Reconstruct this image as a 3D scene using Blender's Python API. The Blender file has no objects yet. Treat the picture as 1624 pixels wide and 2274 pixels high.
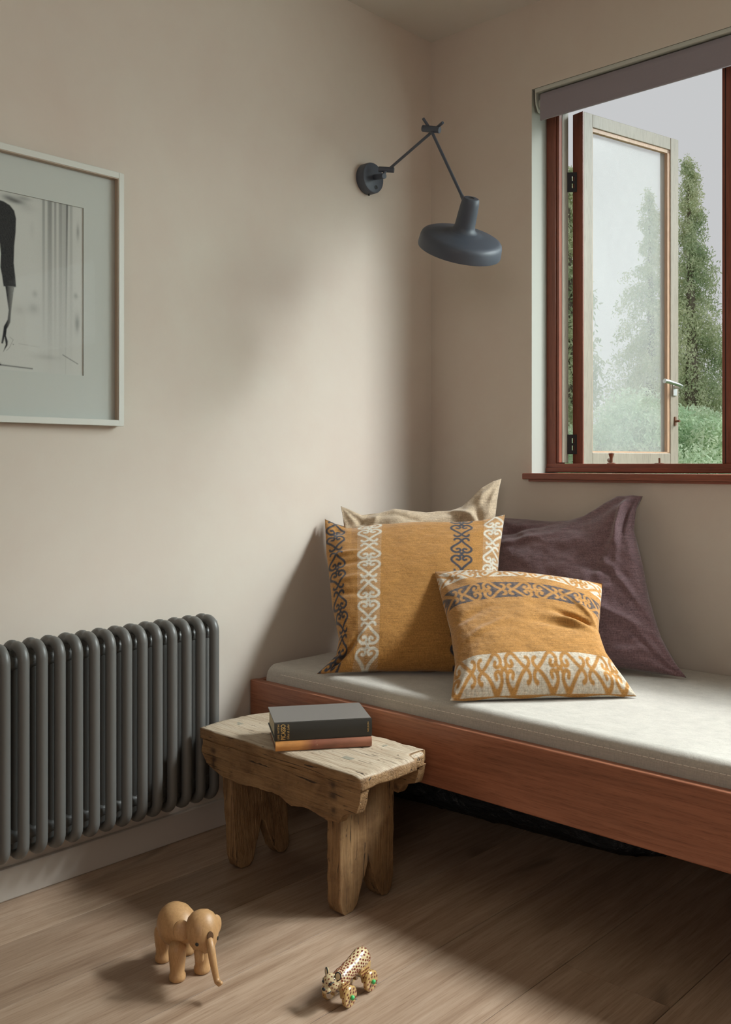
import bpy, bmesh, math, random
import numpy as np
from mathutils import Vector, Matrix, noise as mnoise
random.seed(7); np.random.seed(7)
PI = math.pi

# ------------------------------------------------------------------ camera, world, lights, exposure
sc = bpy.context.scene
COL = sc.collection
FPX, CXP, HOR = 2120.0, 812.0, 1033.0            # focal length, optical centre and horizon, in pixels of 1624x2274
CAM = Vector((2.0488, -2.5104, 0.97))
YAW = math.radians(43.15)
FW = Vector((-math.sin(YAW), math.cos(YAW), 0)); RT = Vector((math.cos(YAW), math.sin(YAW), 0))
cd = bpy.data.cameras.new('camera'); cam = bpy.data.objects.new('camera', cd); COL.objects.link(cam)
cam.location = CAM; cam.rotation_euler = (PI/2, 0, YAW)
cd.sensor_fit = 'VERTICAL'; cd.sensor_height = 24.0; cd.lens = FPX*24.0/2274
cd.shift_y = -(1137-HOR)/2274.0
cd.clip_start = 0.02; cd.clip_end = 300
sc.camera = cam
vs = sc.view_settings
vs.view_transform = 'Standard'; vs.look = 'None'; vs.gamma = 1.0; vs.use_curve_mapping = False; vs.exposure = -0.08

w = bpy.data.worlds.new('overcast_sky'); sc.world = w; w.use_nodes = True
bg = w.node_tree.nodes['Background']
bg.inputs[0].default_value = (0.97, 0.985, 1.0, 1); bg.inputs[1].default_value = 0.62

def area(name, loc, target, sx, sy, power, color=(1, 1, 1), spread=180):
    l = bpy.data.lights.new(name, 'AREA'); l.shape = 'RECTANGLE'; l.size = sx; l.size_y = sy
    l.energy = power; l.color = color; l.spread = math.radians(spread)
    o = bpy.data.objects.new(name, l); COL.objects.link(o); o.location = loc
    o.rotation_euler = (Vector(target)-Vector(loc)).to_track_quat('-Z', 'Y').to_euler()
    return o
# daylight: bright upper sky at the fixed lights of the window, weaker sky lower down, broad sky outside, plus an added unseen fill lamp inside the room
area('daylight_zenith', (2.75, 0.95, 2.92), (1.90, -0.40, 0.9), 1.7, 0.46, 100, (0.92, 0.98, 1.0), 80)
area('daylight_upper', (2.11, 0.175, 1.82), (2.05, -1.0, 1.45), 2.1, 0.42, 44, (0.86, 1.0, 0.97))
area('daylight_lower', (2.11, 0.17, 1.28), (2.11, -1.0, 1.28), 2.1, 0.55, 7, (0.88, 1.0, 0.96))
area('daylight_sky', (6.1, 5.6, 4.8), (0.0, -0.3, 1.2), 7.0, 4.8, 600, (0.84, 1.0, 0.97))
area('room_fill', (3.2, -5.0, 1.7), (0.9, 0.0, 0.9), 1.3, 1.3, 23, (1.0, 0.89, 0.83))

# ------------------------------------------------------------------ helpers
def P(px, py, D):                                  # point seen at (px, py) at depth D in front of the camera
    return CAM + D*(FW + RT*((px-CXP)/FPX) + Vector((0, 0, (HOR-py)/FPX)))
def PX(px, py, x):
    r = FW + RT*((px-CXP)/FPX) + Vector((0, 0, (HOR-py)/FPX)); return CAM + r*((x-CAM.x)/r.x)
def PY(px, py, y):
    r = FW + RT*((px-CXP)/FPX) + Vector((0, 0, (HOR-py)/FPX)); return CAM + r*((y-CAM.y)/r.y)
def PZ(px, py, z):
    r = FW + RT*((px-CXP)/FPX) + Vector((0, 0, (HOR-py)/FPX)); return CAM + r*((z-CAM.z)/r.z)

def lin(c): return tuple(((v/255)/12.92 if v/255 <= .04045 else ((v/255+.055)/1.055)**2.4) for v in c)

class NT:
    def __init__(s, name):
        s.m = bpy.data.materials.new(name); s.m.use_nodes = True; s.t = s.m.node_tree
        s.b = s.t.nodes['Principled BSDF']; s.out = s.t.nodes['Material Output']
    def n(s, typ, **kw):
        nd = s.t.nodes.new(typ)
        for k, v in kw.items():
            if k.startswith('i_'):
                key = k[2:].replace('_', ' ')
                nd.inputs[int(key) if key.isdigit() else key].default_value = v
            else: setattr(nd, k, v)
        return nd
    def l(s, a, b): s.t.links.new(a, b)
    def coords(s, scale=(1, 1, 1), rand=0.0, space='Object'):
        tc = s.n('ShaderNodeTexCoord'); mp = s.n('ShaderNodeMapping'); mp.inputs['Scale'].default_value = scale
        src = tc.outputs[space]
        if rand:
            oi = s.n('ShaderNodeObjectInfo'); mu = s.n('ShaderNodeVectorMath', operation='SCALE')
            cb = s.n('ShaderNodeCombineXYZ'); s.l(oi.outputs['Random'], cb.inputs[0]); s.l(oi.outputs['Random'], cb.inputs[1]); s.l(oi.outputs['Random'], cb.inputs[2])
            s.l(cb.outputs[0], mu.inputs[0]); mu.inputs['Scale'].default_value = rand
            ad = s.n('ShaderNodeVectorMath', operation='ADD'); s.l(src, ad.inputs[0]); s.l(mu.outputs[0], ad.inputs[1]); src = ad.outputs[0]
        s.l(src, mp.inputs[0]); return mp.outputs[0]
    def noise(s, vec, scale, detail=4, rough=.55, dist=0.0):
        nd = s.n('ShaderNodeTexNoise'); nd.inputs['Scale'].default_value = scale; nd.inputs['Detail'].default_value = detail
        nd.inputs['Roughness'].default_value = rough; nd.inputs['Distortion'].default_value = dist
        s.l(vec, nd.inputs['Vector']); return nd.outputs[0]
    def ramp(s, fac, stops):
        r = s.n('ShaderNodeValToRGB'); e = r.color_ramp.elements
        while len(e) < len(stops): e.new(0.5)
        for i, (p, c) in enumerate(stops): e[i].position = p; e[i].color = (*c, 1)
        s.l(fac, r.inputs[0]); return r.outputs[0]
    def mix(s, a, b, fac, mode='MIX'):
        m = s.n('ShaderNodeMix', data_type='RGBA', blend_type=mode)
        for v, i in ((a, 6), (b, 7), (fac, 0)):
            if isinstance(v, (int, float)): m.inputs[i].default_value = v
            elif isinstance(v, tuple): m.inputs[i].default_value = (*v, 1)
            else: s.l(v, m.inputs[i])
        return m.outputs[2]
    def bump(s, h, strength=.3, dist=.002, prev=None):
        b = s.n('ShaderNodeBump'); b.inputs['Strength'].default_value = strength; b.inputs['Distance'].default_value = dist
        s.l(h, b.inputs['Height'])
        if prev: s.l(prev, b.inputs['Normal'])
        return b.outputs[0]
    def done(s, color=None, rough=.6, normal=None, **kw):
        if color is not None:
            if isinstance(color, tuple): s.b.inputs['Base Color'].default_value = (*color, 1)
            else: s.l(color, s.b.inputs['Base Color'])
        if isinstance(rough, (int, float)): s.b.inputs['Roughness'].default_value = rough
        else: s.l(rough, s.b.inputs['Roughness'])
        if normal: s.l(normal, s.b.inputs['Normal'])
        for k, v in kw.items(): s.b.inputs[k.replace('_', ' ')].default_value = v
        return s.m

# ---- materials
def m_plaster(name, a, b, c):
    s = NT(name); v = s.coords(); n1 = s.noise(v, 1.3, 5, .6, .4); n2 = s.noise(v, 7, 5, .65)
    col = s.mix(s.ramp(n1, [(.3, a), (.5, b), (.7, c)]), s.ramp(n2, [(.3, a), (.7, c)]), .3)
    return s.done(col, .75, s.bump(s.noise(v, 40, 5), .12, .002), Specular_IOR_Level=.25)
M = {}
M['plaster'] = m_plaster('clay_plaster', (.60, .505, .435), (.625, .548, .475), (.645, .59, .513))
M['ceiling'] = NT('ceiling_paint').done((.62, .59, .54), .85)
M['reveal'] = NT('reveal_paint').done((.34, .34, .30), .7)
M['white_trim'] = NT('skirting_paint').done((.50, .45, .40), .45)

def m_wood(name, axis, dark, mid, light, scale=1.0, rough=.45, knots=False, coat=0, rand=3.0, streak=.6, bump=.12):
    s = NT(name)
    sc_ = [14, 14, 14]; sc_[axis] = 1.0
    v = s.coords(tuple(k*scale for k in sc_), rand)
    n1 = s.noise(v, 1.6, 6, .62, 1.2)
    sc2 = [90, 90, 90]; sc2[axis] = 3
    v2 = s.coords(tuple(k*scale for k in sc2), rand); n2 = s.noise(v2, 2.2, 3, .6)
    col = s.mix(s.ramp(n1, [(.28, dark), (.5, mid), (.72, light)]), s.ramp(n2, [(.3, dark), (.65, light)]), .3*streak/.6)
    if knots:
        s3 = [420, 420, 420]; s3[axis] = 16
        pore = s.noise(s.coords(tuple(s3), rand*50), 1.0, 3, .65)
        col = s.mix(col, s.ramp(pore, [(.32, (.78, .73, .69)), (.48, (1, 1, 1)), (.70, (1.04, 1.04, 1.04))]), 1.0, 'MULTIPLY')
        sk = [5, 5, 5]; sk[axis] = 1.6
        kn = s.noise(s.coords(tuple(sk), rand*1.7), 1.1, 2, .5, .6)
        col = s.mix(col, tuple(x*.35 for x in dark), s.ramp(kn, [(.655, (0, 0, 0)), (.74, (.8,)*3)]))
        oi = s.n('ShaderNodeObjectInfo'); hv = s.ramp(oi.outputs['Random'], [(0, (.76, .73, .71)), (1, (1.08, 1.07, 1.06))])
        col = s.mix(col, hv, 1.0, 'MULTIPLY')
    if not knots:
        s4 = [500, 500, 500]; s4[axis] = 22
        col = s.mix(col, s.ramp(s.noise(s.coords(tuple(s4), rand*20), 1.0, 3, .65), [(.34, (.74, .70, .68)), (.48, (1, 1, 1)), (.70, (1.06, 1.05, 1.04))]), 1.0, 'MULTIPLY')
    nb = s.bump(n2, bump, .001)
    if coat: s.b.inputs['Coat Weight'].default_value = coat
    return s.done(col, rough, nb)
M['oak_y'] = m_wood('oiled_oak', 1, (.26, .165, .105), (.40, .280, .195), (.51, .385, .285), 1, .42, True)
M['mahogany_x'] = m_wood('mahogany', 0, (.165, .058, .030), (.31, .112, .058), (.43, .175, .098), .7, .38, bump=.2)
M['mahogany_y'] = m_wood('mahogany_short', 1, (.165, .058, .030), (.31, .112, .058), (.43, .175, .098), .9, .38)
M['frame_red'] = m_wood('window_redwood', 2, (.15, .042, .025), (.215, .062, .036), (.27, .085, .05), 1, .4)
M['frame_red_x'] = m_wood('window_redwood_rail', 0, (.16, .045, .026), (.24, .068, .038), (.30, .095, .052), 1, .35)
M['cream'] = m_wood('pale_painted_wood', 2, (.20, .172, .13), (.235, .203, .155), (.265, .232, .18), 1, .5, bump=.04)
M['bead'] = m_wood('glazing_bead_wood', 2, (.36, .22, .13), (.42, .27, .17), (.48, .32, .21), 1, .5)
M['slat'] = m_wood('slat_pine', 1, (.3, .2, .12), (.36, .25, .16), (.4, .28, .18))

def m_old(name, axis, tone=1.0, pale=0.0, stains=()):
    s = NT(name)
    def C(a, b):
        v = [a]*3; v[axis] = b; return s.coords(tuple(v))
    n1 = s.noise(C(30, 3.5), 1.5, 6, .65, .8); n2 = s.noise(C(160, 7), 1.6, 5, .7, .3); n3 = s.noise(C(55, 3.2), 2.0, 4, .55, 1.2); n4 = s.noise(s.coords(), 16, 6, .65, .4); n5 = s.noise(s.coords(), 75, 4, .6)
    D = (.085*tone, .036*tone, .011*tone); Mi = (.225*tone, .112*tone, .040*tone); L = (.40*tone, .245*tone, .115*tone)
    col = s.mix(s.ramp(n1, [(.30, D), (.5, Mi), (.70, L)]), s.ramp(n2, [(.32, D), (.66, L)]), .45)
    col = s.mix(col, s.ramp(n4, [(.36, D), (.60, L)]), .30)
    if pale:                                          # upward faces painted paler, for the light that falls on them
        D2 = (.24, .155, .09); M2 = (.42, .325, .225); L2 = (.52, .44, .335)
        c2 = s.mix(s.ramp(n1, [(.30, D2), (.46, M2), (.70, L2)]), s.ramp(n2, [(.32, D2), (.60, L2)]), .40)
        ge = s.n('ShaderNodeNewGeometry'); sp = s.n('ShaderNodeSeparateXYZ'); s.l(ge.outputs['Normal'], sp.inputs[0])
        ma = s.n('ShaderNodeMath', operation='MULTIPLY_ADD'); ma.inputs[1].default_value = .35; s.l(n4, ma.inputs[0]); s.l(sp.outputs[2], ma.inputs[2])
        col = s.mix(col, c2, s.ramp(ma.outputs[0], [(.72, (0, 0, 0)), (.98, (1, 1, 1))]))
    col = s.mix(col, (.05, .026, .012), s.ramp(n5, [(.27, (.8,)*3), (.34, (0, 0, 0))]))
    for sx_, sz_, sr_ in stains:
        tc_ = s.n('ShaderNodeTexCoord'); mp_ = s.n('ShaderNodeMapping'); mp_.inputs['Location'].default_value = (-sx_, 0, -sz_*1.25); mp_.inputs['Scale'].default_value = (1, 0, 1.25)
        s.l(tc_.outputs['Object'], mp_.inputs[0]); ln = s.n('ShaderNodeVectorMath', operation='LENGTH'); s.l(mp_.outputs[0], ln.inputs[0])
        ad_ = s.n('ShaderNodeMath', operation='MULTIPLY_ADD'); ad_.inputs[1].default_value = .016; s.l(n5, ad_.inputs[0]); s.l(ln.outputs['Value'], ad_.inputs[2])
        col = s.mix(col, (.035, .016, .008), s.ramp(ad_.outputs[0], [(.006+sr_*.5, (.85,)*3), (.010+sr_*1.5, (0, 0, 0))]))
    crack = s.ramp(n3, [(.335, (1, 1, 1)), (.365, (0, 0, 0))])
    col = s.mix(col, (.03, .015, .007), crack)
    nb = s.bump(n2, .6, .002); nb = s.bump(n3, .8, .004, nb); nb = s.bump(n4, .4, .004, nb); nb = s.bump(n5, .3, .0015, nb)
    return s.done(col, .60, nb)
M['old_top'] = m_old('old_wood_lit_top', 0, 1, .5)
M['old_x'] = m_old('aged_wood_apron', 0, stains=((.207, .281, .008), (.210, .262, .007), (.208, .247, .007), (.615, .293, .009), (.617, .270, .010), (.618, .240, .007)))
M['old_z'] = m_old('aged_wood_leg', 2, .95)
M['tenon'] = NT('tenon_end_grain').done((.25, .23, .175), .7)

def m_fabric(name, color=None, attr=None, weave=900, wr=.35, var=.12, rough=.9, sheen=.2):
    s = NT(name); v = s.coords()
    if attr:
        at = s.n('ShaderNodeAttribute'); at.attribute_name = attr; base = at.outputs['Color']
    else:
        rg = s.n('ShaderNodeRGB'); rg.outputs[0].default_value = (*color, 1); base = rg.outputs[0]
    n = s.noise(v, 260, 3, .7); n0 = s.noise(v, 6, 4)
    col = s.mix(base, s.ramp(n, [(.25, (1-var*2.6,)*3), (.75, (1+var,)*3)]), 1.0, 'MULTIPLY')
    col = s.mix(col, s.ramp(n0, [(.3, (1-var*.6,)*3), (.7, (1+var*.3,)*3)]), 1.0, 'MULTIPLY')
    t1 = s.noise(s.coords((520, 520, 26)), 1.0, 2, .6); t2 = s.noise(s.coords((30, 30, 560)), 1.0, 2, .6)
    thr = s.mix(t1, t2, .5)
    col = s.mix(col, s.ramp(thr, [(.36, (1-var*2.4,)*3), (.62, (1+var*1.3,)*3)]), 1.0, 'MULTIPLY')
    nb = s.bump(thr, wr, .0012); nb = s.bump(s.noise(v, 22, 4, .6, .6), .35, .006, nb)
    m = s.done(col, rough, nb, Specular_IOR_Level=.2, Sheen_Weight=sheen, Sheen_Roughness=.5)
    return m
M['mustard'] = m_fabric('mustard_woven_cotton', attr='weave')
M['beige_linen'] = m_fabric('beige_linen', (.50, .385, .265))
M['purple_linen'] = m_fabric('plum_linen', (.235, .142, .155), var=.16, sheen=.35)
M['cream_cotton'] = m_fabric('cream_cotton_backing', (.58, .53, .45))
M['mattress'] = m_fabric('oatmeal_cotton', (.47, .435, .385), var=.05, wr=.2)
M['stitch'] = NT('stitching_thread').done((.75, .70, .63), .8)
s = NT('radiator_paint'); M['radiator'] = s.done((.115, .112, .105), .42, s.bump(s.noise(s.coords(), 220, 2), .12, .0006))
s = NT('lamp_paint'); M['lamp'] = s.done((.060, .072, .098), .50, s.bump(s.noise(s.coords(), 600, 2), .2, .0004), Specular_IOR_Level=.6)
M['lamp_in'] = NT('lamp_inside_paint').done((.25, .25, .25), .5)
M['steel'] = NT('brushed_steel').done((.55, .55, .53), .3, Metallic=1.0)
M['bronze'] = NT('aged_bronze').done((.20, .10, .065), .35, Metallic=.8)
M['black_metal'] = NT('black_iron').done((.025, .024, .026), .4, Metallic=.6)
M['white_paint'] = NT('valve_white').done((.75, .74, .70), .4)
s = NT('blind_fabric'); M['blind'] = s.done((.28, .25, .28), .85, s.bump(s.noise(s.coords((1, 1, 1)), 400, 2), .2, .001))
M['headrail'] = NT('headrail_aluminium').done((.50, .52, .47), .45)
s = NT('bin_liner_plastic'); M['bag'] = s.done((.012, .014, .016), .28, s.bump(s.noise(s.coords((1, 2.5, 2.5)), 16, 5, .6, 1.5), .7, .02))
M['frame_white'] = NT('frame_white_lacquer').done((.62, .62, .57), .4)
M['frame_edge'] = NT('frame_inner_edge').done((.42, .32, .24), .5)
M['mat'] = NT('mount_board').done((.50, .525, .49), .8)
s = NT('photo_print'); at = s.n('ShaderNodeAttribute'); at.attribute_name = 'ink'; M['print'] = s.done(at.outputs['Color'], .95, Specular_IOR_Level=0.0)
def glass(name, haze, gloss):
    s = NT(name); t = s.t; t.nodes.remove(s.b)
    tr = s.n('ShaderNodeBsdfTransparent'); gl = s.n('ShaderNodeBsdfGlossy'); gl.inputs['Roughness'].default_value = .22 if haze else .02
    last = tr.outputs[0]
    if haze:
        df = s.n('ShaderNodeBsdfDiffuse'); df.inputs[0].default_value = (.82, .84, .83, 1)
        tl = s.n('ShaderNodeBsdfTranslucent'); tl.inputs[0].default_value = (.82, .84, .83, 1)
        m0 = s.n('ShaderNodeMixShader'); m0.inputs[0].default_value = .5; s.l(df.outputs[0], m0.inputs[1]); s.l(tl.outputs[0], m0.inputs[2])
        mh = s.n('ShaderNodeMixShader'); nz = s.noise(s.coords(), 5, 4, .6, .5)
        rg = s.ramp(nz, [(.3, (haze*.85,)*3), (.7, (haze*1.15,)*3)]); s.l(rg, mh.inputs[0])
        s.l(last, mh.inputs[1]); s.l(m0.outputs[0], mh.inputs[2]); last = mh.outputs[0]
    mx = s.n('ShaderNodeMixShader'); fr = s.n('ShaderNodeLayerWeight'); fr.inputs[0].default_value = .5
    pw = s.n('ShaderNodeMath', operation='POWER'); pw.inputs[1].default_value = 5.0; s.l(fr.outputs['Facing'], pw.inputs[0])
    mt = s.n('ShaderNodeMath', operation='MULTIPLY_ADD'); mt.inputs[1].default_value = .9*gloss; mt.inputs[2].default_value = .04*gloss; s.l(pw.outputs[0], mt.inputs[0]); s.l(mt.outputs[0], mx.inputs[0])
    s.l(last, mx.inputs[1]); s.l(gl.outputs[0], mx.inputs[2]); s.l(mx.outputs[0], s.out.inputs[0]); return s.m
M['glass_haze'] = glass('hazy_glass', .24, .35)  # whitish diffuse haze mixed into the clear pane
M['glass'] = glass('clear_glass', 0, 1.0)
M['picture_glass'] = glass('picture_glass', 0, .02)

# ---- mesh helpers
class MB:
    def __init__(s): s.v = []; s.f = []
    def add(s, vs_, fs_):
        k = len(s.v); s.v += [tuple(p) for p in vs_]; s.f += [tuple(k+i for i in f) for f in fs_]; return s
    def box(s, x0, x1, y0, y1, z0, z1, M4=None):
        vs_ = [Vector((x, y, z)) for z in (z0, z1) for y in (y0, y1) for x in (x0, x1)]
        if M4: vs_ = [M4 @ p for p in vs_]
        return s.add(vs_, [(0, 2, 3, 1), (4, 5, 7, 6), (0, 1, 5, 4), (2, 6, 7, 3), (0, 4, 6, 2), (1, 3, 7, 5)])
    def tube(s, pts, r, seg=12, closed=False, caps=True):
        pts = [Vector(p) for p in pts]; n = len(pts); rs = r if isinstance(r, (list, tuple)) else [r]*n
        def tan(i):
            if closed: return (pts[(i+1) % n]-pts[i-1]).normalized()
            return (pts[min(i+1, n-1)]-pts[max(i-1, 0)]).normalized()
        t = tan(0); a = t.orthogonal().normalized(); rings = []
        for i in range(n):
            t = tan(i); a = (a - t*a.dot(t)).normalized(); b = t.cross(a)
            rings.append([pts[i]+(a*math.cos(2*PI*k/seg)+b*math.sin(2*PI*k/seg))*rs[i] for k in range(seg)])
        vs_ = [p for R in rings for p in R]; fs = []
        for i in range(n if closed else n-1):
            j = (i+1) % n
            for k in range(seg): fs.append((i*seg+k, i*seg+(k+1) % seg, j*seg+(k+1) % seg, j*seg+k))
        if caps and not closed:
            fs.append(tuple(reversed(range(seg)))); fs.append(tuple((n-1)*seg+k for k in range(seg)))
        return s.add(vs_, fs)
    def lathe(s, prof, o, axis, seg=32, capS=True, capE=True, sq=(1, 1), xdir=None):
        o = Vector(o); ax = Vector(axis).normalized()
        a = Vector(xdir) if xdir else ax.orthogonal(); a = (a-ax*a.dot(ax)).normalized(); b = ax.cross(a)
        vs_ = []
        for r, h in prof:
            for k in range(seg):
                t = 2*PI*k/seg; vs_.append(o+ax*h+a*(math.cos(t)*r*sq[0])+b*(math.sin(t)*r*sq[1]))
        fs = []
        for i in range(len(prof)-1):
            for k in range(seg): fs.append((i*seg+k, i*seg+(k+1) % seg, (i+1)*seg+(k+1) % seg, (i+1)*seg+k))
        if capS: fs.append(tuple(reversed(range(seg))))
        if capE: fs.append(tuple((len(prof)-1)*seg+k for k in range(seg)))
        return s.add(vs_, fs)
    def prism(s, poly, fn, t0, t1):               # poly of 2-D points, fn(u, v, t) -> 3-D point
        n = len(poly); vs_ = [fn(u, v, t0) for u, v in poly]+[fn(u, v, t1) for u, v in poly]
        fs = [tuple(range(n)), tuple(reversed(range(n, 2*n)))]+[(i, i+n, (i+1) % n+n, (i+1) % n) for i in range(n)]
        return s.add(vs_, fs)
    def ball(s, o, r, seg=20, rings=12, sc=(1, 1, 1), R=None):
        o = Vector(o); vs_ = []; fs = []
        for i in range(rings+1):
            th = PI*i/rings
            for k in range(seg):
                p = Vector((math.sin(th)*math.cos(2*PI*k/seg)*sc[0], math.sin(th)*math.sin(2*PI*k/seg)*sc[1], math.cos(th)*sc[2]))*r
                vs_.append(o+(R @ p if R else p))
        for i in range(rings):
            for k in range(seg): fs.append((i*seg+k, (i+1)*seg+k, (i+1)*seg+(k+1) % seg, i*seg+(k+1) % seg))
        return s.add(vs_, fs)
    def build(s, name, mat, parent=None, origin=None, smooth=False, bevel=0, seg=2, recalc=True, merge=True):
        me = bpy.data.meshes.new(name)
        o = Vector(origin) if origin is not None else Vector((0, 0, 0))
        me.from_pydata([tuple(Vector(p)-o) for p in s.v], [], s.f)
        if recalc or merge:
            bm = bmesh.new(); bm.from_mesh(me)
            if merge: bmesh.ops.remove_doubles(bm, verts=bm.verts, dist=1e-6)
            if recalc: bmesh.ops.recalc_face_normals(bm, faces=bm.faces)
            bm.to_mesh(me); bm.free()
        return link(name, me, mat, parent, o, smooth, bevel, seg)

def link(name, me, mat, parent=None, loc=(0, 0, 0), smooth=False, bevel=0, seg=2):
    ob = bpy.data.objects.new(name, me); COL.objects.link(ob); ob.location = loc
    if mat: me.materials.append(M[mat] if isinstance(mat, str) else mat)
    if smooth:
        me.polygons.foreach_set('use_smooth', [True]*len(me.polygons))
        if smooth != 'all': me.set_sharp_from_angle(angle=math.radians(40))
    if bevel:
        b = ob.modifiers.new('bevel', 'BEVEL'); b.width = bevel; b.segments = seg; b.limit_method = 'ANGLE'; b.angle_limit = math.radians(35)
    if parent is not None: par(ob, parent)
    return ob
ROOT = {}
def wloc(o):
    v = Vector(o.location); return v
def par(o, parent):                                # all empties are only translated, so world offsets are sums
    o.parent = parent; o.matrix_parent_inverse = Matrix.Translation(wpos(parent)).inverted()
def wpos(o):
    if o.parent: return wpos(o.parent) + o.matrix_parent_inverse.translation + o.location
    return Vector(o.location)
def thing(name, label, cat, loc, group=None, kind=None):
    o = bpy.data.objects.new(name, None); COL.objects.link(o); o.location = loc; o.empty_display_size = .05
    return tag(o, label, cat, group, kind)
from mathutils.bvhtree import BVHTree
def hit(ob, off, px, py):                            # point and normal on a built surface
    bv_ = BVHTree.FromPolygons([tuple(v.co+Vector(off)) for v in ob.data.vertices], [tuple(p.vertices) for p in ob.data.polygons])
    d = (P(px, py, 1)-CAM).normalized(); r = bv_.ray_cast(CAM, d); n = r[1]
    return r[0], (n if n.dot(d) < 0 else -n)
def tag(o, label=None, cat=None, group=None, kind=None):
    if label: o['label'] = label
    if cat: o['category'] = cat
    if group: o['group'] = group
    if kind: o['kind'] = kind
    return o
def struct(o, label=None):
    o['kind'] = 'structure'
    if label: o['label'] = label
    return o
def rect_with_hole(mb, x0, x1, z0, z1, hx0, hx1, hz0, hz1, y0, y1):
    xs = [x0, hx0, hx1, x1]; zs = [z0, hz0, hz1, z1]
    vs_ = [(x, y, z) for y in (y0, y1) for z in zs for x in xs]; f = []
    for k in (0, 16):
        for j in range(3):
            for i in range(3):
                if (i, j) == (1, 1): continue
                a = k+j*4+i; f.append((a, a+1, a+5, a+4))
    for a, b in ((5, 6), (6, 10), (10, 9), (9, 5), (0, 3), (3, 15), (15, 12), (12, 0)): f.append((a, b, b+16, a+16))
    mb.add(vs_, f)

# ------------------------------------------------------------------ the room
RX, RY, H = 4.4, -6.2, 2.4
WX0, WX1, WZ0, WZ1 = .402, 3.20, .925, 2.134       # window opening
mb = MB(); mb.box(-.15, 0, RY, .15, -.03, H); struct(mb.build('wall_left', 'plaster'), 'beige clay plaster wall on the left')
mb = MB(); rect_with_hole(mb, 0, RX, -.03, H, WX0, WX1, WZ0, WZ1, 0, .15)
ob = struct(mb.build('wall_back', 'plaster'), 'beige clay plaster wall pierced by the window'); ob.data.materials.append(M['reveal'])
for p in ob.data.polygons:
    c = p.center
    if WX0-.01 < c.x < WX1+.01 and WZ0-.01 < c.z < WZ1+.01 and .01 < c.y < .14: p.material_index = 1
mb = MB(); mb.box(RX, RX+.15, RY, .15, -.03, H); struct(mb.build('wall_right', 'plaster'))
mb = MB(); mb.box(-.15, RX+.15, RY-.15, RY, -.03, H); struct(mb.build('wall_front', 'plaster'))
mb = MB(); mb.box(-.15, RX+.15, RY-.15, .15, H, H+.1); struct(mb.build('ceiling', 'ceiling'), 'pale painted ceiling')
M['joint'] = NT('floor_joint').done((.03, .02, .014), .9)
fl = MB().box(-.15, RX+.15, RY-.15, .15, -.09, -.016).build('floor', 'joint'); struct(fl, 'oiled oak plank floor')
def plank_mesh(W, L):
    c = .00015; m_ = MB()
    vs_ = [(0, 0, -.016), (W, 0, -.016), (W, L, -.016), (0, L, -.016), (0, 0, -c), (W, 0, -c), (W, L, -c), (0, L, -c), (c, c, 0), (W-c, c, 0), (W-c, L-c, 0), (c, L-c, 0)]
    fs = [(3, 2, 1, 0), (8, 9, 10, 11)]
    for i in range(4):
        j = (i+1) % 4; fs += [(i, j, j+4, i+4), (i+4, j+4, j+8, i+8)]
    m_.add(vs_, fs); me = bpy.data.meshes.new('plank'); me.from_pydata(m_.v, [], m_.f); me.materials.append(M['oak_y']); return me
PW = .2175; cache = {}
joints = {5: [-.891, -2.9], 1: [-1.95], 2: [-2.6], 3: [-2.2], 4: [-1.62, -3.4], 0: [-.62, -2.5], 6: [-2.35]}
for i in range(-1, 22):
    x = .193+PW*(i-1)+.0
    W_ = PW-.0017
    if x+W_ < 0.02 or x > RX: continue
    cuts = sorted(joints.get(i, [random.uniform(-1.9, -.4), random.uniform(-3.4, -2.4), random.uniform(-5.2, -4.2)]))
    e = [RY]+cuts+[0]
    x0 = max(x, 0.0); x1 = min(x+W_, RX)
    for a, b in zip(e[:-1], e[1:]):
        key = (round(x1-x0, 4), round(b-a-.0008, 4))
        if key not in cache: cache[key] = plank_mesh(*key)
        p = bpy.data.objects.new('plank', cache[key]); COL.objects.link(p); p.location = (x0, a, 0); par(p, fl)
struct(MB().box(0, .014, RY, 0, 0, .072).build('baseboard_left', 'white_trim', bevel=.003), 'taupe painted skirting below the radiator')
struct(MB().box(.014, RX, -.014, 0, 0, .072).build('baseboard_back', 'white_trim', bevel=.003))

# ------------------------------------------------------------------ window
FY0, FY1 = .083, .140                               # frame depth
win = thing('window_1', 'redwood casement window standing open above the bed', None, (WX0, .08, WZ0), kind='structure')
FX = .447; FZ0, FZ1 = .948, WZ1
mb = MB(); mb.box(WX0, FX-.012, FY0, FY1, FZ0, FZ1); mb.build('frame_stile', 'frame_red', win, bevel=.002)
mb = MB(); mb.box(FX-.011, FX-.001, FY0+.004, FY0+.02, FZ0+.03, FZ1-.0); mb.build('frame_bead', 'frame_red', win, bevel=.001)
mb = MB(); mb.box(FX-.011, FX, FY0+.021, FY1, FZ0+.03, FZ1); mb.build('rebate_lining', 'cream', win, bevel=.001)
mb = MB(); mb.box(WX0, WX1, FY0-.001, FY1, FZ0-.001, .9745); mb.box(WX0, WX1, FY0-.006, FY0, FZ0, .962); mb.build('frame_bottom_rail', 'frame_red_x', win, bevel=.002)
mb = MB(); mb.box(WX0, WX1, FY0, FY1, FZ1-.045, FZ1-.001); mb.build('frame_head_rail', 'frame_red_x', win, bevel=.002)
MUL = (.9655, 1.035)
for a, b in (MUL, (1.60, 1.66), (2.20, 2.26), (WX1-.045, WX1)):
    mb = MB(); mb.box(a, b, FY0, FY1, .9745, FZ1-.045); mb.build('mullion' if b < WX1 else 'frame_stile', 'frame_red', win, bevel=.002)
mb = MB(); mb.box(MUL[0]+.009, MUL[0]+.011, FY0-.0005, FY0+.001, .9745, FZ1-.045); mb.build('mullion_groove', 'black_metal', win)
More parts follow.
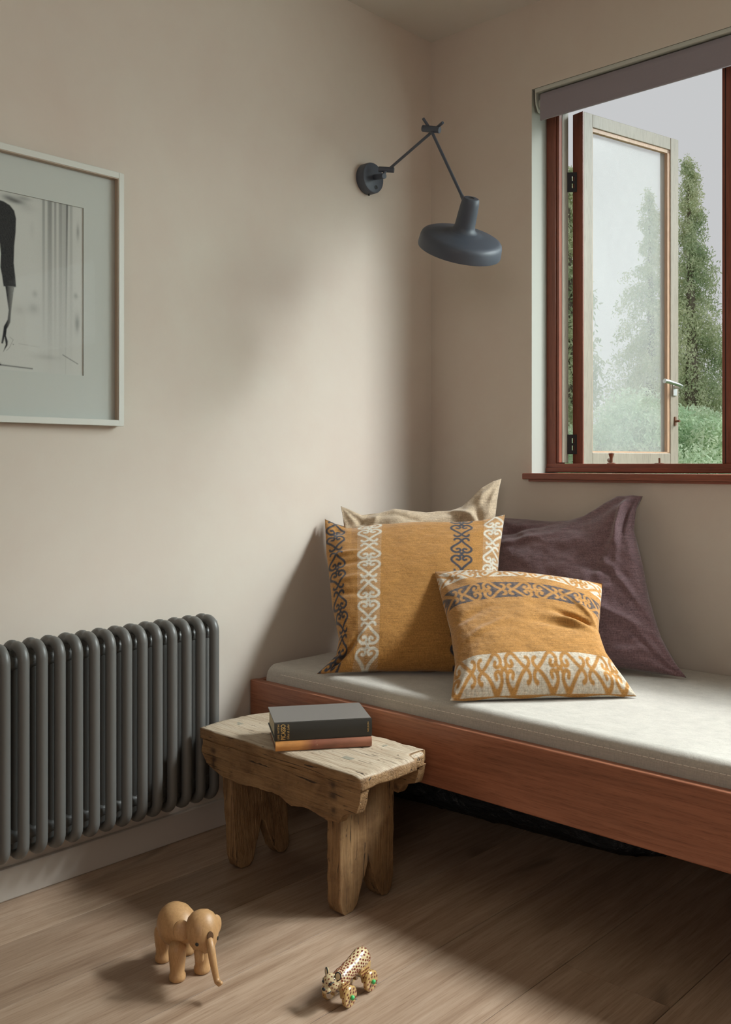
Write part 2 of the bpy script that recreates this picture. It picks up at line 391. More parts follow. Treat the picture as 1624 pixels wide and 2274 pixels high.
for a, b in ((1.035, 1.60), (1.66, 2.20), (2.26, WX1-.045)):      # fixed lights beyond the frame edge
    cf = MB()
    cf.box(a, a+.05, FY0+.01, FY1-.01, .9745, FZ1-.045); cf.box(b-.05, b, FY0+.01, FY1-.01, .9745, FZ1-.045)
    cf.box(a+.05, b-.05, FY0+.01, FY1-.01, .9745, 1.02); cf.box(a+.05, b-.05, FY0+.01, FY1-.01, FZ1-.095, FZ1-.045)
    o = cf.build('casement', 'frame_red', win, bevel=.002)
    MB().box(a+.05, b-.05, .110, .113, 1.02, FZ1-.095).build('pane', 'glass', o)
# sill
sl = MB(); sl.box(.388, WX1+.015, -.034, FY0, .9265, .9455)
o = sl.build('window_sill', 'frame_red_x', win, bevel=.003)
MB().box(.405, WX1+.005, -.024, -.0005, .9195, .9265).build('sill_lip', 'frame_red_x', o, bevel=.001)
# the opened casement: near end at A, free end at B
A = Vector((.496, .150, 0)); B = Vector((.596, .607, 0)); U = (B-A).normalized(); Nn = Vector((U.y, -U.x, 0))   # Nn looks into the room side
CL = (B-A).length; CZ0, CZ1 = .960, 2.083; TH = .042
def cs(mb, u0, u1, z0, z1, n0, n1):
    vs_ = [A+U*u+Nn*n+Vector((0, 0, z)) for z in (z0, z1) for n in (n0, n1) for u in (u0, u1)]
    mb.add(vs_, [(0, 2, 3, 1), (4, 5, 7, 6), (0, 1, 5, 4), (2, 6, 7, 3), (0, 4, 6, 2), (1, 3, 7, 5)])
SW = .042
cas = MB(); cs(cas, 0, SW, CZ0, CZ1, -TH, 0); cs(cas, CL-SW, CL, CZ0, CZ1, -TH, 0)
cs(cas, SW, CL-SW, CZ0, CZ0+.05, -TH, -.0005); cs(cas, SW, CL-SW, CZ1-SW, CZ1, -TH, -.0005)
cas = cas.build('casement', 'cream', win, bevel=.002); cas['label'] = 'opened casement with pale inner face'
e = MB(); cs(e, -.004, 0, CZ0, CZ1, -TH, 0.0); e.build('hinge_edge', 'frame_red', cas)
bd = MB(); g = .012
cs(bd, SW, SW+.002, CZ0+.05, CZ1-SW, -.016, -.002); cs(bd, CL-SW-g, CL-SW, CZ0+.05, CZ1-SW, -.016, -.004)
cs(bd, SW, CL-SW, CZ1-SW-g, CZ1-SW, -.016, -.004); cs(bd, SW, CL-SW, CZ0+.05, CZ0+.055, -.016, -.004)
bd.build('glazing_bead', 'bead', cas)
pn = MB(); cs(pn, SW, CL-SW, CZ0+.05, CZ1-SW, -.024, -.020); pn.build('pane', 'glass_haze', cas)
def cpt(u, n, z): return A+U*u+Nn*n+Vector((0, 0, z))
# espagnolette handle
hz = 1.236
hd = MB(); cs(hd, CL-.034, CL-.014, hz-.03, hz+.018, -.001, .005); hd.tube([cpt(CL-.024, .004, hz), cpt(CL-.024, .03, hz)], .007, 12)
hd.build('handle_plate', 'steel', cas, smooth=True, bevel=.001)
hb = MB(); hb.tube([cpt(CL-.02, .026, hz+.001), cpt(CL-.045, .036, hz+.004), cpt(CL-.10, .038, hz+.012), cpt(CL-.12, .036, hz+.014)], [.007, .006, .007, .008], 12)
hb.build('handle', 'steel', cas, smooth=True)
ct = MB(); cs(ct, CL-.024, CL-.016, 1.105, 1.135, -.001, .004); ct.tube([cpt(CL-.02, .003, 1.12), cpt(CL-.02, .02, 1.12)], .004, 8)
ct.build('catch', 'bronze', cas, smooth=True)
# hinges on the open side
for z0 in (1.005, 1.835):
    hn = MB(); h0 = Vector((.449, .136, z0)); h1 = A+Nn*(-TH*.55)+Vector((0, 0, z0))
    d = (h1-h0); L_ = d.length; d.normalize(); nrm = Vector((-d.y, d.x, 0))
    def hp(a, z, t): return h0+d*(L_*a)+Vector((0, 0, z))+nrm*t
    for a0, a1, zz0, zz1 in ((-.1, .36, 0, .062), (.64, 1.15, 0, .062), (.36, .64, 0, .012), (.36, .64, .027, .035), (.36, .64, .050, .062)):
        vs_ = [hp(a, z, t) for z in (zz0, zz1) for t in (-.0015, .0015) for a in (a0, a1)]
        hn.add(vs_, [(0, 2, 3, 1), (4, 5, 7, 6), (0, 1, 5, 4), (2, 6, 7, 3), (0, 4, 6, 2), (1, 3, 7, 5)])
    hn.build('hinge', 'black_metal', win)
# stay knob and pin standing on the bottom rail
b0 = PY(1358, 1026, .10)
kn = MB(); kn.lathe([(.013, 0), (.013, .002), (.0045, .004), (.0045, .016), (.0075, .026), (.0085, .029), (.0085, .031), (.002, .033)], (b0.x, .10, .9745), (0, 0, 1), 16)
kn.tube([(b0.x-.004, .105, .983), (b0.x-.02, .125, .985)], [.005, .007], 10)
kn.build('stay_knob', 'bronze', win, smooth=True)
b1 = PY(1465, 1027, .10)
kn = MB(); kn.lathe([(.014, 0), (.014, .0015), (.003, .002), (.003, .016), (.001, .017)], (b1.x, .10, .9745), (0, 0, 1), 14); kn.build('stay_pin', 'bronze', win, smooth=True)

# blind
bl = thing('roller_blind', 'rolled-up dark grey fabric blind across the top of the window', 'blind', (.41, .03, 2.04))
fb = MB()
prof = []
for k in range(13):
    t = PI*.5+PI*1.35*k/12; prof.append((.034+.027*math.cos(t)*1.0, 2.096+.027*math.sin(t)))
# flat face dropping from the roll
poly = [(.006, 2.038), (.010, 2.038), (.012, 2.10), (.016, 2.1155), (.012, 2.1175), (.0075, 2.112), (.006, 2.10)]
fb.prism(poly, lambda u, v, t: Vector((t, u, v)), .428, WX1-.02)
fb.build('hanging_fabric', 'blind', bl, smooth=True)
rl = MB(); rl.lathe([(.024, 0), (.024, WX1-.02-.43)], (.43, .0365, 2.091), (1, 0, 0), 24); rl.build('fabric_roll', 'blind', bl, smooth=True)
bb = MB(); bb.box(.428, WX1-.02, .0055, .0125, 2.0335, 2.040); bb.build('bottom_bar', 'blind', bl, bevel=.001)
hr = MB(); hr.box(.412, WX1-.005, .0015, .06, 2.1215, 2.1335); hr.build('head_rail', 'headrail', bl, bevel=.001)
bk = MB(); bk.prism([(.003, 2.122), (.062, 2.122), (.062, 2.085), (.045, 2.066), (.02, 2.064), (.006, 2.085)], lambda u, v, t: Vector((t, u, v)), .411, .4145)
bk.lathe([(.02, 0), (.02, .008), (.012, .012)], (.4145, .0365, 2.091), (1, 0, 0), 16); bk.build('bracket', 'headrail', bl, smooth=True, bevel=.001)
bk = MB(); bk.prism([(.003, 2.122), (.062, 2.122), (.062, 2.085), (.045, 2.066), (.02, 2.064), (.006, 2.085)], lambda u, v, t: Vector((t, u, v)), WX1-.010, WX1-.006)
bk.build('bracket', 'headrail', bl)

# ------------------------------------------------------------------ outside
s = NT('lawn'); v = s.coords(); M['grass'] = s.done(s.ramp(s.noise(v, 3, 5), [(.3, (.10, .16, .07)), (.7, (.2, .28, .12))]), .9)
struct(MB().box(-26, 14, .15, 40, -.6, -.5).build('ground', 'grass'), 'lawn outside the window')
def m_leaf(name, a, b, c):
    s = NT(name); v = s.coords()
    nz = s.noise(v, 1.6, 4, .6); n2 = s.noise(v, 11, 2)
    col = s.mix(s.ramp(nz, [(.35, a), (.5, b), (.66, c)]), s.ramp(n2, [(.35, a), (.65, c)]), .4)
    s.t.nodes.remove(s.b); df = s.n('ShaderNodeBsdfDiffuse'); tl = s.n('ShaderNodeBsdfTranslucent'); mx = s.n('ShaderNodeMixShader'); mx.inputs[0].default_value = .4
    s.l(col, df.inputs[0]); s.l(col, tl.inputs[0]); s.l(df.outputs[0], mx.inputs[1]); s.l(tl.outputs[0], mx.inputs[2]); s.l(mx.outputs[0], s.out.inputs[0]); return s.m
M['leaf1'] = m_leaf('conifer_foliage', (.36, .47, .28), (.64, .69, .45), (.86, .86, .62))
M['leaf2'] = m_leaf('shrub_foliage', (.36, .54, .34), (.62, .76, .52), (.92, .96, .78))
M['bark'] = NT('bark').done((.16, .13, .10), .9)
def foliage(pts, size, droop=.5):
    n = len(pts); V = np.zeros((n*4, 3)); F = np.arange(n*4).reshape(n, 4)
    d = np.random.normal(size=(n, 3)); d[:, 2] -= droop; d /= np.linalg.norm(d, axis=1)[:, None]
    e_ = np.random.normal(size=(n, 3)); e_ -= d*(d*e_).sum(1)[:, None]; e_ /= np.linalg.norm(e_, axis=1)[:, None]
    sz = size*np.random.uniform(.5, 1.3, (n, 1)); w_ = sz*.17
    V[0::4] = pts; V[1::4] = pts+d*sz*.5+e_*w_; V[2::4] = pts+d*sz; V[3::4] = pts+d*sz*.5-e_*w_
    return V, F
def np_mesh(name, V, F):
    me = bpy.data.meshes.new(name); me.vertices.add(len(V)); me.vertices.foreach_set('co', V.astype(np.float32).ravel())
    k = F.shape[1]; me.loops.add(F.size); me.loops.foreach_set('vertex_index', F.astype(np.int32).ravel())
    me.polygons.add(len(F)); me.polygons.foreach_set('loop_start', np.arange(0, F.size, k, dtype=np.int32)); me.polygons.foreach_set('loop_total', np.full(len(F), k, np.int32))
    me.update(calc_edges=True); me.validate(); return me
def conifer(apex, R0, label, nb=150, per=170, size=.16, mat='leaf1'):
    bx, by, top = apex; base = -.5
    t = thing('conifer_tree', label, 'tree', (bx, by, base), 'conifers in the garden')
    MB().tube([(bx, by, base), (bx+.05, by, (top+base)/2), (bx, by, top-.25)], [.16, .09, .015], 8).build('trunk', 'bark', t, smooth=True)
    pts = []
    for i in range(nb):
        f = (i+.5)/nb; z = top-(top-base-.3)*f**.85; L_ = R0*(f**.75)*random.uniform(.65, 1.1)+.05
        an = random.uniform(0, 2*PI); m_ = int(per*(.25+f))
        q = np.random.uniform(0, 1, m_)**.7
        p = np.stack([bx+math.cos(an)*L_*q, by+math.sin(an)*L_*q, z+.25*q-.55*q*q*(.4+f)], 1)+np.random.normal(0, .035+.05*f, (m_, 3))*np.array([1, 1, 1.3])
        pts.append(p)
    V, F = foliage(np.concatenate(pts), size, 1.0)
    o = link('foliage', np_mesh('foliage', V-np.array([bx, by, base]), F), mat, t, (bx, by, base)); o['kind'] = 'stuff'
def shrub(c, r, hgt, label, n=60000, size=.05):
    x, y = c; t = thing('shrub', label, 'shrub', (x, y, -.5), 'shrubs below the conifers')
    for k in range(4): MB().tube([(x+.1*k-.15, y, -.5), (x+.3*(k-1.5), y+.1, hgt*.45)], [.05, .02], 6).build('stem', 'bark', t)
    blobs = [(np.array([x+random.uniform(-r, r)*.7, y+random.uniform(-r, r)*.4, random.uniform(.1, hgt*.8)]), random.uniform(.3, .5)*r) for _ in range(16)]
    pts = []
    for c_, rr in blobs:
        d = np.random.normal(size=(n//16, 3)); d /= np.linalg.norm(d, axis=1)[:, None]
        pts.append(c_+d*rr*np.random.uniform(.6, 1.05, (n//16, 1)))
    pts = np.concatenate(pts); pts[:, 2] = np.clip(pts[:, 2], -.45, hgt)
    V, F = foliage(pts, size, .3); o = link('foliage', np_mesh('foliage', V-np.array([x, y, -.5]), F), 'leaf2', t, (x, y, -.5)); o['kind'] = 'stuff'
def at(px, D): p = P(px, 900, D); return (p.x, p.y)
def top_at(px, py, D): p = P(px, py, D); return (p.x, p.y, p.z)
conifer(top_at(1530, 362, 14), 1.05, 'tall conifer seen between the open casement and the mullion', 320, 330, .055)
conifer(top_at(1442, 430, 19), 1.6, 'conifer behind the hazy pane, faint and pale', 260, 260, .075)
conifer(top_at(1262, 380, 17), 0.95, 'conifer showing only in the narrow hinge-side gap', 160, 200, .11)
conifer(top_at(1662, 520, 21), 1.3, 'conifer hidden mostly behind the mullion on the right', 160, 200, .11)
for px, D, hh in ((1345, 10.2, 1.42), (1455, 8.2, 1.62), (1568, 10.9, 1.70), (1250, 13.5, 1.55)):
    x, y = at(px, D); shrub((x, y), .8, hh, {1345: 'low shrub behind the left half of the hazy pane', 1455: 'shrub behind the right half of the hazy pane', 1568: 'bright green shrub at the foot of the tall conifer', 1250: 'shrub seen through the hinge gap of the window'}[px])

# ------------------------------------------------------------------ radiator
rad = thing('radiator', 'dark grey three-column radiator on the left wall', 'radiator', (.02, -1.5, .07))
TR = .0125; XF, XM, XB = .128, .090, .052; ZT, ZB = .580, .137
def arc(cx, cz, r, a0, a1, n=6): return [(cx+r*math.cos(a0+(a1-a0)*k/n), 0, cz+r*math.sin(a0+(a1-a0)*k/n)) for k in range(n+1)]
sm = MB(); rr = .028
path = [(XF, 0, ZB+rr+.02*k) for k in range(0)] + arc(XF-rr, ZB+rr, rr, -PI/2, 0) + [(XF, 0, .25), (XF, 0, .45)] + arc(XF-rr, ZT-rr, rr, 0, PI/2) + [(XM, 0, ZT-.005)] + arc(XB+rr, ZT-rr, rr, PI/2, PI) + [(XB, 0, .45), (XB, 0, .25)] + arc(XB+rr, ZB+rr, rr, PI, 1.5*PI) + [(XM, 0, ZB+.005)]
sm.tube(path, TR, 14, closed=True)
sm.tube([(XM, 0, ZB+.006), (XM, 0, ZT-.006)], TR*.92, 12, caps=False)
for z in (ZT-.036, ZB+.036):
    for k in (-1.3, 0): sm.lathe([(.012, -.021), (.0165, -.012), (.0165, .012), (.012, .021)], (XM+k*.022, 0, z), (0, 1, 0), 14)
first = sm.build('section', 'radiator', rad, smooth=True); first.location = (0, -1.0185, 0); par(first, rad)
first.location = (0, -1.0185, 0)
for k in range(1, 23):
    c = first.copy(); COL.objects.link(c); c.location = (0, -1.0185-.0423*k, 0)
for y in (-1.16, -1.80):
    for z in (.20, .52): MB().box(0, XB, y-.008+.0212, y+.008+.0212, z, z+.02).build('bracket', 'radiator', rad, bevel=.001)
bv = MB(); bv.lathe([(.008, 0), (.008, .008), (.005, .009), (.005, .014)], (XM, -1.0, ZT-.036), (0, 1, 0), 12); bv.build('bleed_valve', 'steel', rad, smooth=True)
pp = MB(); pp.tube([(XM, -2.0, ZB+.036), (XM, -2.03, ZB+.036), (XM, -2.035, ZB+.03), (XM, -2.035, .0)], .009, 12); pp.build('pipe', 'steel', rad, smooth=True)
v0 = PX(493, 1388, .09)
bv = MB(); bv.tube([(.09, -.9985, ZT-.012), (.098, -.985, ZT-.008)], [.0045, .003], 10); bv.build('air_vent', 'white_paint', rad, smooth=True)

# ------------------------------------------------------------------ bed and mattress
bed = thing('daybed', 'low mahogany daybed frame under the window, wall to wall', 'bed', (1.05, -.4, 0))
BX1 = 2.10
r_ = MB(); r_.box(.003, BX1, -.797, -.772, .2285, .3755); r_.build('side_rail', 'mahogany_x', bed, bevel=.003, seg=3)
r_ = MB(); r_.box(.003, .024, -.7715, -.003, .2285, .3735); r_.build('end_rail', 'mahogany_y', bed, bevel=.002)
r_ = MB(); r_.box(BX1-.022, BX1, -.7715, -.003, .2285, .3735); r_.build('end_rail', 'mahogany_y', bed, bevel=.002)
r_ = MB(); r_.box(.0245, BX1-.0225, -.027, -.003, .2285, .3735); r_.build('back_rail', 'mahogany_x', bed, bevel=.002)
r_ = MB(); r_.box(.0245, BX1-.0225, -.7715, -.752, .262, .288); r_.build('ledger', 'mahogany_x', bed)
for k in range(14):
    x = .06+k*.148
    MB().box(x, x+.07, -.770, -.028, .2885, .305).build('slat', 'slat', bed, bevel=.002)
for x in (BX1-.08, .03):
    for y in ((-.765, -.09) if x > 1 else (-.09,)): MB().box(x, x+.05, y, y+.05, 0, .2285).build('leg', 'mahogany_x', bed, bevel=.003)

def fbm(x, y, z, o=4):
    return mnoise.fractal(Vector((x, y, z)), 1.0, 2.0, o)
mx0, mx1, my0, my1, mz0, mz1 = .040, BX1-.03, -.769, -.030, .306, .421
mt = MB(); nx, ny = 150, 60
def mat_z(x, y):
    ex = min(x-mx0, mx1-x); ey = min(y-my0, my1-y); r = .022; z = mz1
    for e_ in (ex, ey):
        if e_ < r: z -= r-math.sqrt(max(r*r-(r-e_)**2, 0))
    return z+.0025*fbm(x*3, y*3, .3)*min(1, ex*20, ey*20)
xs = sorted(set([mx0+.022*(1-math.cos(t*PI/12)) for t in range(7)]+list(np.linspace(mx0+.024, mx1-.024, nx))+[mx1-.022*(1-math.cos(t*PI/12)) for t in range(7)]))
ys = sorted(set([my0+.022*(1-math.cos(t*PI/12)) for t in range(7)]+list(np.linspace(my0+.024, my1-.024, ny))+[my1-.022*(1-math.cos(t*PI/12)) for t in range(7)]))
vv = [(x, y, mat_z(x, y)) for x in xs for y in ys]; ff = []
NX, NY = len(xs), len(ys)
for i in range(NX-1):
    for j in range(NY-1): ff.append((i*NY+j, (i+1)*NY+j, (i+1)*NY+j+1, i*NY+j+1))
ring = [i*NY for i in range(NX)]+[(NX-1)*NY+j for j in range(1, NY)]+[i*NY+NY-1 for i in range(NX-2, -1, -1)]+[j for j in range(NY-2, 0, -1)]
k0 = len(vv); lv = 5
for l_ in range(1, lv+1):
    for q in ring:
        x, y, z = vv[q]; t = l_/lv; zz = z+(mz0-z)*t
        b_ = .003*math.sin(PI*t)+.0012*math.sin(x*190+y*150)*(1-t)
        vv.append((x+(b_ if x > mx1-.001 else -b_ if x < mx0+.001 else 0), y+(-b_ if y < my0+.001 else b_ if y > my1-.001 else 0), zz))
n = len(ring)
for l_ in range(lv):
    for q in range(n):
        a = ring[q] if l_ == 0 else k0+(l_-1)*n+q; b = ring[(q+1) % n] if l_ == 0 else k0+(l_-1)*n+(q+1) % n
        ff.append((a, b, k0+l_*n+(q+1) % n, k0+l_*n+q))
ff.append(tuple(k0+(lv-1)*n+q for q in range(n)))
mt.add(vv, ff)
mat_t = thing('mattress', 'thin oatmeal fabric mattress lying in the daybed', 'mattress', (1.05, -.4, mz0))
mt.build('cover', 'mattress', mat_t, smooth='all', merge=False)
st = MB()
x = .10
while x < mx1-.03:
    st.tube([(x, my0-.0012, .3985), (x+.011, my0-.0012, .3985)], .0008, 5); x += .014
o = st.build('stitching', 'stitch', mat_t); o['kind'] = 'stuff'
st = MB(); st.tube([(mx0+.02, my0-.0002, .392), (mx1-.02, my0-.0002, .392)], .0012, 6); st.build('seam', 'mattress', mat_t)

# black plastic bundle under the bed
bg_ = MB(); nu, nv = 150, 60
vv = []
for i in range(nu+1):
    x = .12+.86*i/nu
    for j in range(nv):
        t = 2*PI*j/nv; cy, cz_ = -.26, .075; c, s_ = math.cos(t), math.sin(t)
        ey = .165*math.copysign(abs(c)**.5, c); ez = .072*math.copysign(abs(s_)**.5, s_)
        tap = min(1, (i/nu)*9+.15, (1-i/nu)*9+.15)**.5
        nz_ = fbm(x*9, t*2.2 if t < PI else (2*PI-t)*2.2, 1.7, 5)*.016+abs(fbm(x*16, c*3, s_*3+5, 3))*.014
        y = cy+ey*(1+nz_*3)*tap+.10*(x-.3)-.035; z = max(.002, cz_*tap+ez*tap+nz_*(1 if s_ > -.6 else 0))
        vv.append((x, y, min(z, .16)))
ff = [(i*nv+j, i*nv+(j+1) % nv, (i+1)*nv+(j+1) % nv, (i+1)*nv+j) for i in range(nu) for j in range(nv)]
ff += [tuple(range(nv)), tuple(nu*nv+j for j in range(nv))]
bg_.add(vv, ff); tag(bg_.build('plastic_bag', 'bag', origin=(.55, -.3, 0), smooth='all'), 'black plastic-wrapped bundle on the floor under the daybed', 'bag')

# ------------------------------------------------------------------ cushions
def seg_dist(X, Y, pts):
    d = np.full(X.shape, 9.0)
    for (x0, y0), (x1, y1) in zip(pts[:-1], pts[1:]):
        dx, dy = x1-x0, y1-y0; L2 = dx*dx+dy*dy+1e-12
        t = np.clip(((X-x0)*dx+(Y-y0)*dy)/L2, 0, 1); d = np.minimum(d, np.hypot(X-x0-t*dx, Y-y0-t*dy))
    return d
def smooth_pts(p, n=5):
    p = np.array(p, float); out = []
    q = np.vstack([2*p[0]-p[1], p, 2*p[-1]-p[-2]])
    for i in range(1, len(q)-2):
        for k in range(n):
            t = k/n; a, b, c, d = q[i-1], q[i], q[i+1], q[i+2]
            out.append(.5*((2*b)+(-a+c)*t+(2*a-5*b+4*c-d)*t*t+(-a+3*b-3*c+d)*t**3))
    out.append(p[-1]); return [tuple(o) for o in out]
S1 = smooth_pts([(0, .40), (.26, .70), (.66, 1.04), (.94, 1.30), (.92, 1.58), (.62, 1.80), (.28, 1.76), (.12, 1.55), (.24, 1.36), (.46, 1.42)])
S2 = smooth_pts([(.0, .40), (.20, .21), (.42, .14), (.62, .22), (.68, .34)])
S3 = smooth_pts([(.26, 1.78), (.10, 1.86), (.0, 2.0)])
def motif(A_, V_, phase, period):
    """A_ across the band in half-widths, V_ along it; returns stroke distance in half-widths"""
    a = np.abs(A_); t = (V_-phase)/period; t = np.abs(t-np.round(t))*4.0
    d = seg_dist(a, t, S1); d = np.minimum(d, seg_dist(a, t, S2)); d = np.minimum(d, seg_dist(a, t, S3)); return d
def soft(d, w_, e_): return np.clip((w_-d)/e_+.5, 0, 1)
MUS = np.array([.44, .212, .055]); INK = np.array([.050, .050, .062]); WHT = np.array([.66, .61, .51])
def blend(c, col, m_): return c*(1-m_[..., None])+col*m_[..., None]
def pat_big(u, v):
    c = np.ones(u.shape+(3,))*MUS
    for uc, col, ph, ha in ((-.885, INK, .47, .105), (-.50, WHT, .56, .125), (.51, INK, .60, .120), (.89, WHT, .50, .115)):
        a = (u-uc)/ha
        if col is WHT:
            wv = (np.abs(a) < 1.08)*.28*(np.sin((v*2+.25*np.cos(a*3))*150)*.5+.5); c = blend(c, WHT, wv)
        c = blend(c, col, soft(motif(a, v, ph, .545), .115, .09))
    return c
def pat_small(u, v):
    c = np.ones(u.shape+(3,))*MUS*1.0
    v = v+.17*u*u*np.clip(v*1.6+.5, 0, 1)
    zz = np.sin((u*100+2.5*np.abs(((v*26) % 1)-.5)*2))*.5+.5
    for v0, v1, g in ((-.995, -.58, WHT), (.36, .66, INK), (.79, 1.06, WHT)):
        m_ = ((v > v0) & (v < v1)).astype(float); k = .82 if g is WHT else .9
        c = blend(c, g, m_*(k+.18*zz-.1)); hw = (v1-v0)/2
        d = motif((v-(v0+v1)/2)/hw*1.02, u, -.72 if v0 < 0 else -.80, .60)
        c = blend(c, MUS*1.05, m_*soft(d, .125, .09))
    return c
def cushion(name, label, corners, Tf, Tb, mat, pat=None, k=.06, N=120, wr=.006, seed=0, group=None, sag=.012, folds=(), warp=None, backmat=None):
    BL, BR, TL_, TRr = [Vector(c) for c in corners]
    cen = (BL+BR+TL_+TRr)/4; n_ = ((BR-BL)+(TRr-TL_)).cross((TL_-BL)+(TRr-BR)).normalized()
    if n_.dot(CAM-cen) < 0: n_ = -n_
    def base(u, v):
        u2 = u*(1-k*(1-v*v)*u*u*(.8)); v2 = v*(1-k*(1-u*u)*v*v*.8)
        a = (u2+1)/2; b = (v2+1)/2
        p = (BL*(1-a)+BR*a)*(1-b)+(TL_*(1-a)+TRr*a)*b
        if warp: p = p+warp(u, v)
        return p
    def hgt(u, v, T):
        vv_ = v+.12*(1-v*v)
        return T*(max(0, (1-abs(u)**2.4))*max(0, (1-abs(v)**2.4)))**.5*(1-.22*v)
    g = np.linspace(-1, 1, N+1); g = np.sign(g)*(1-(1-np.abs(g))**1.15)
    V = []; idx = {}
    def vert(i, j, side):
        u, v = float(g[i]), float(g[j]); edge = i in (0, N) or j in (0, N)
        key = (i, j, 0 if edge else side)
        if key in idx: return idx[key]
        p = base(u, v)
        if not edge:
            h = hgt(u, v, Tf if side > 0 else Tb)
            m_ = min(1, h/(.35*(Tf if side > 0 else Tb)+1e-6))
            wv = fbm(u*2.2+seed, v*2.2, seed*1.7, 4)*wr*m_
            # radiating pull folds from each corner
            for cu, cv in ((-1, -1), (1, -1), (-1, 1), (1, 1)):
                du, dv = u-cu, v-cv; r = math.hypot(du, dv)
                if r < 1.1:
                    an = math.atan2(dv*cv, du*cu); wv += wr*.75*math.sin(an*9+seed+cu*2+cv)*max(0, 1-r/1.1)*min(1, r*4)*m_
            for fu, fv, ang, ln, wd, am in folds:
                ca, sa = math.cos(ang), math.sin(ang); a_ = (u-fu)*ca+(v-fv)*sa; b_ = -(u-fu)*sa+(v-fv)*ca
                wv += am*math.exp(-(a_/ln)**2-(b_/wd)**2)*m_
            p = p+n_*(side*h+wv*(1 if side > 0 else .5))
            p.z -= sag*(1-u*u)*(1-v*v)
        else:
            p = p+n_*(.004*math.sin((u+v)*11+seed))
        p.z = max(p.z, .4245)
        idx[key] = len(V); V.append(p); return idx[key]
    F = []; Fb = []
    for i in range(N):
        for j in range(N):
            F.append((vert(i, j, 1), vert(i+1, j, 1), vert(i+1, j+1, 1), vert(i, j+1, 1)))
    nf = len(V)
    uvs = {}
    for (i, j, sd), q in idx.items(): uvs[q] = (float(g[i]), float(g[j]))
    st_ = 1
    for i in range(0, N):
        for j in range(0, N):
            Fb.append((vert(i, j+1, -1), vert(i+1, j+1, -1), vert(i+1, j, -1), vert(i, j, -1)))
    org = Vector(((BL.x+BR.x)/2, (BL.y+BR.y)/2, .425))
    def mk(nm, FF, parent, mt_, loc):
        me = bpy.data.meshes.new(nm); me.from_pydata([tuple(p-loc) for p in V], [], FF)
        bm = bmesh.new(); bm.from_mesh(me)
        if pat:
            lay = None
        bm.free()
        ob = link(nm, me, mt_, parent, loc, smooth='all')
        if pat and mt_ == 'mustard':
            U_ = np.array([uvs.get(q, (0, 0))[0] for q in range(len(V))]); W_ = np.array([uvs.get(q, (0, 0))[1] for q in range(len(V))])
            c = pat(U_, W_)
            at_ = me.color_attributes.new('weave', 'FLOAT_COLOR', 'POINT')
            cc = np.ones((len(V), 4), np.float32); cc[:, :3] = c; cc[nf:, :3] = MUS; at_.data.foreach_set('color', cc.ravel())
        return ob
    if backmat:
        t = thing(name, label, 'cushion', org, group)
        mk('front_panel', F, t, mat, org); o = mk('back_panel', Fb, t, backmat, org); o['label'] = 'plain cream back panel'
        for q in t.children:
            bm = bmesh.new(); bm.from_mesh(q.data); bmesh.ops.delete(bm, geom=[v_ for v_ in bm.verts if not v_.link_faces], context='VERTS'); bm.to_mesh(q.data); bm.free()
        return t
    return tag(mk(name, F+Fb, None, mat, org), label, 'cushion', group)
G = 'cushions piled on the daybed'
ZM = .426
def ip(x, xs_, ys_): return float(np.interp(x, xs_, ys_))
def w_beige(u, v):
    dz = -.00137*ip(u, [-1, -.92, -.75, -.55, -.35, -.15, .05, .2, .35, .5, .6, .75, .9, 1], [0, 6, 24, 26, 20, 30, 40, 41, 46, 42, 30, 9, 0, 0])
    return Vector((0, 0, dz*max(0, v)**2)) + Vector((-.012, -.012, 0))*(1-v*v)*max(0, u)**3
def w_plum(u, v):
    dz = -.00137*ip(u, [-1, -.6, -.1, .1, .3, .45, .55, .7, .9, 1], [12, 20, 32, 33, 26, 14, 4, -6, -4, 0])
    side = -ip(v, [-1, -.85, -.6, -.2, .2, .6, .85, 1], [0, .018, .035, .040, .036, .040, .022, 0])*max(0, u)**3
    return Vector((0, 0, dz*max(0, v)**2)) + Vector((.96, .28, 0))*side
def w_big(u, v):
    dz = -.0013*ip(u, [-1, -.9, -.7, -.4, 0, .5, .75, .9, 1], [0, 8, 20, 12, 10, 14, 12, 4, 0])
    side = ip(v, [-1, -.93, -.82, -.6, -.2, .5, .9, 1], [0, .018, .045, .050, .026, .004, 0, 0])*max(0, -u)**3
    sr = -ip(v, [-1, -.5, 0, .5, 1], [0, .01, .02, .012, 0])*max(0, u)**3
    return Vector((0, 0, dz*max(0, v)**2)) + Vector((.74, .67, 0))*(side+sr)
def w_small(u, v):
    sr = -ip(v, [-1, -.8, -.4, 0, .4, .8, 1], [0, .012, .042, .046, .026, .008, 0])*max(0, u)**3
    sl_ = ip(v, [-1, -.5, 0, .5, 1], [0, .018, .016, .006, 0])*max(0, -u)**3
    dz = ip(u, [-1, -.5, 0, .5, 1], [0, .010, .014, .010, 0])*max(0, v)**2
    return Vector((0, 0, dz)) + Vector((.70, .71, 0))*(sr+sl_)
cushion('cushion', 'plain beige linen cushion at the back in the wall corner', [(.215, -.60, ZM), (.495, -.30, ZM), tuple(PX(757, 1124, .045)), tuple(PY(1114, 1063, -.10))], .045, .030, 'beige_linen', k=.05, wr=.008, seed=3.1, group=G, warp=w_beige,
        folds=((.55, .72, -.9, .35, .045, .020), (.75, .45, -1.3, .4, .05, -.014), (-.80, .80, .9, .3, .04, -.014), (-.62, .78, 1.2, .3, .04, .010), (.1, .75, .2, .35, .06, .008), (-.2, .8, -.4, .3, .05, -.008), (.35, .6, .5, .3, .05, -.008)))
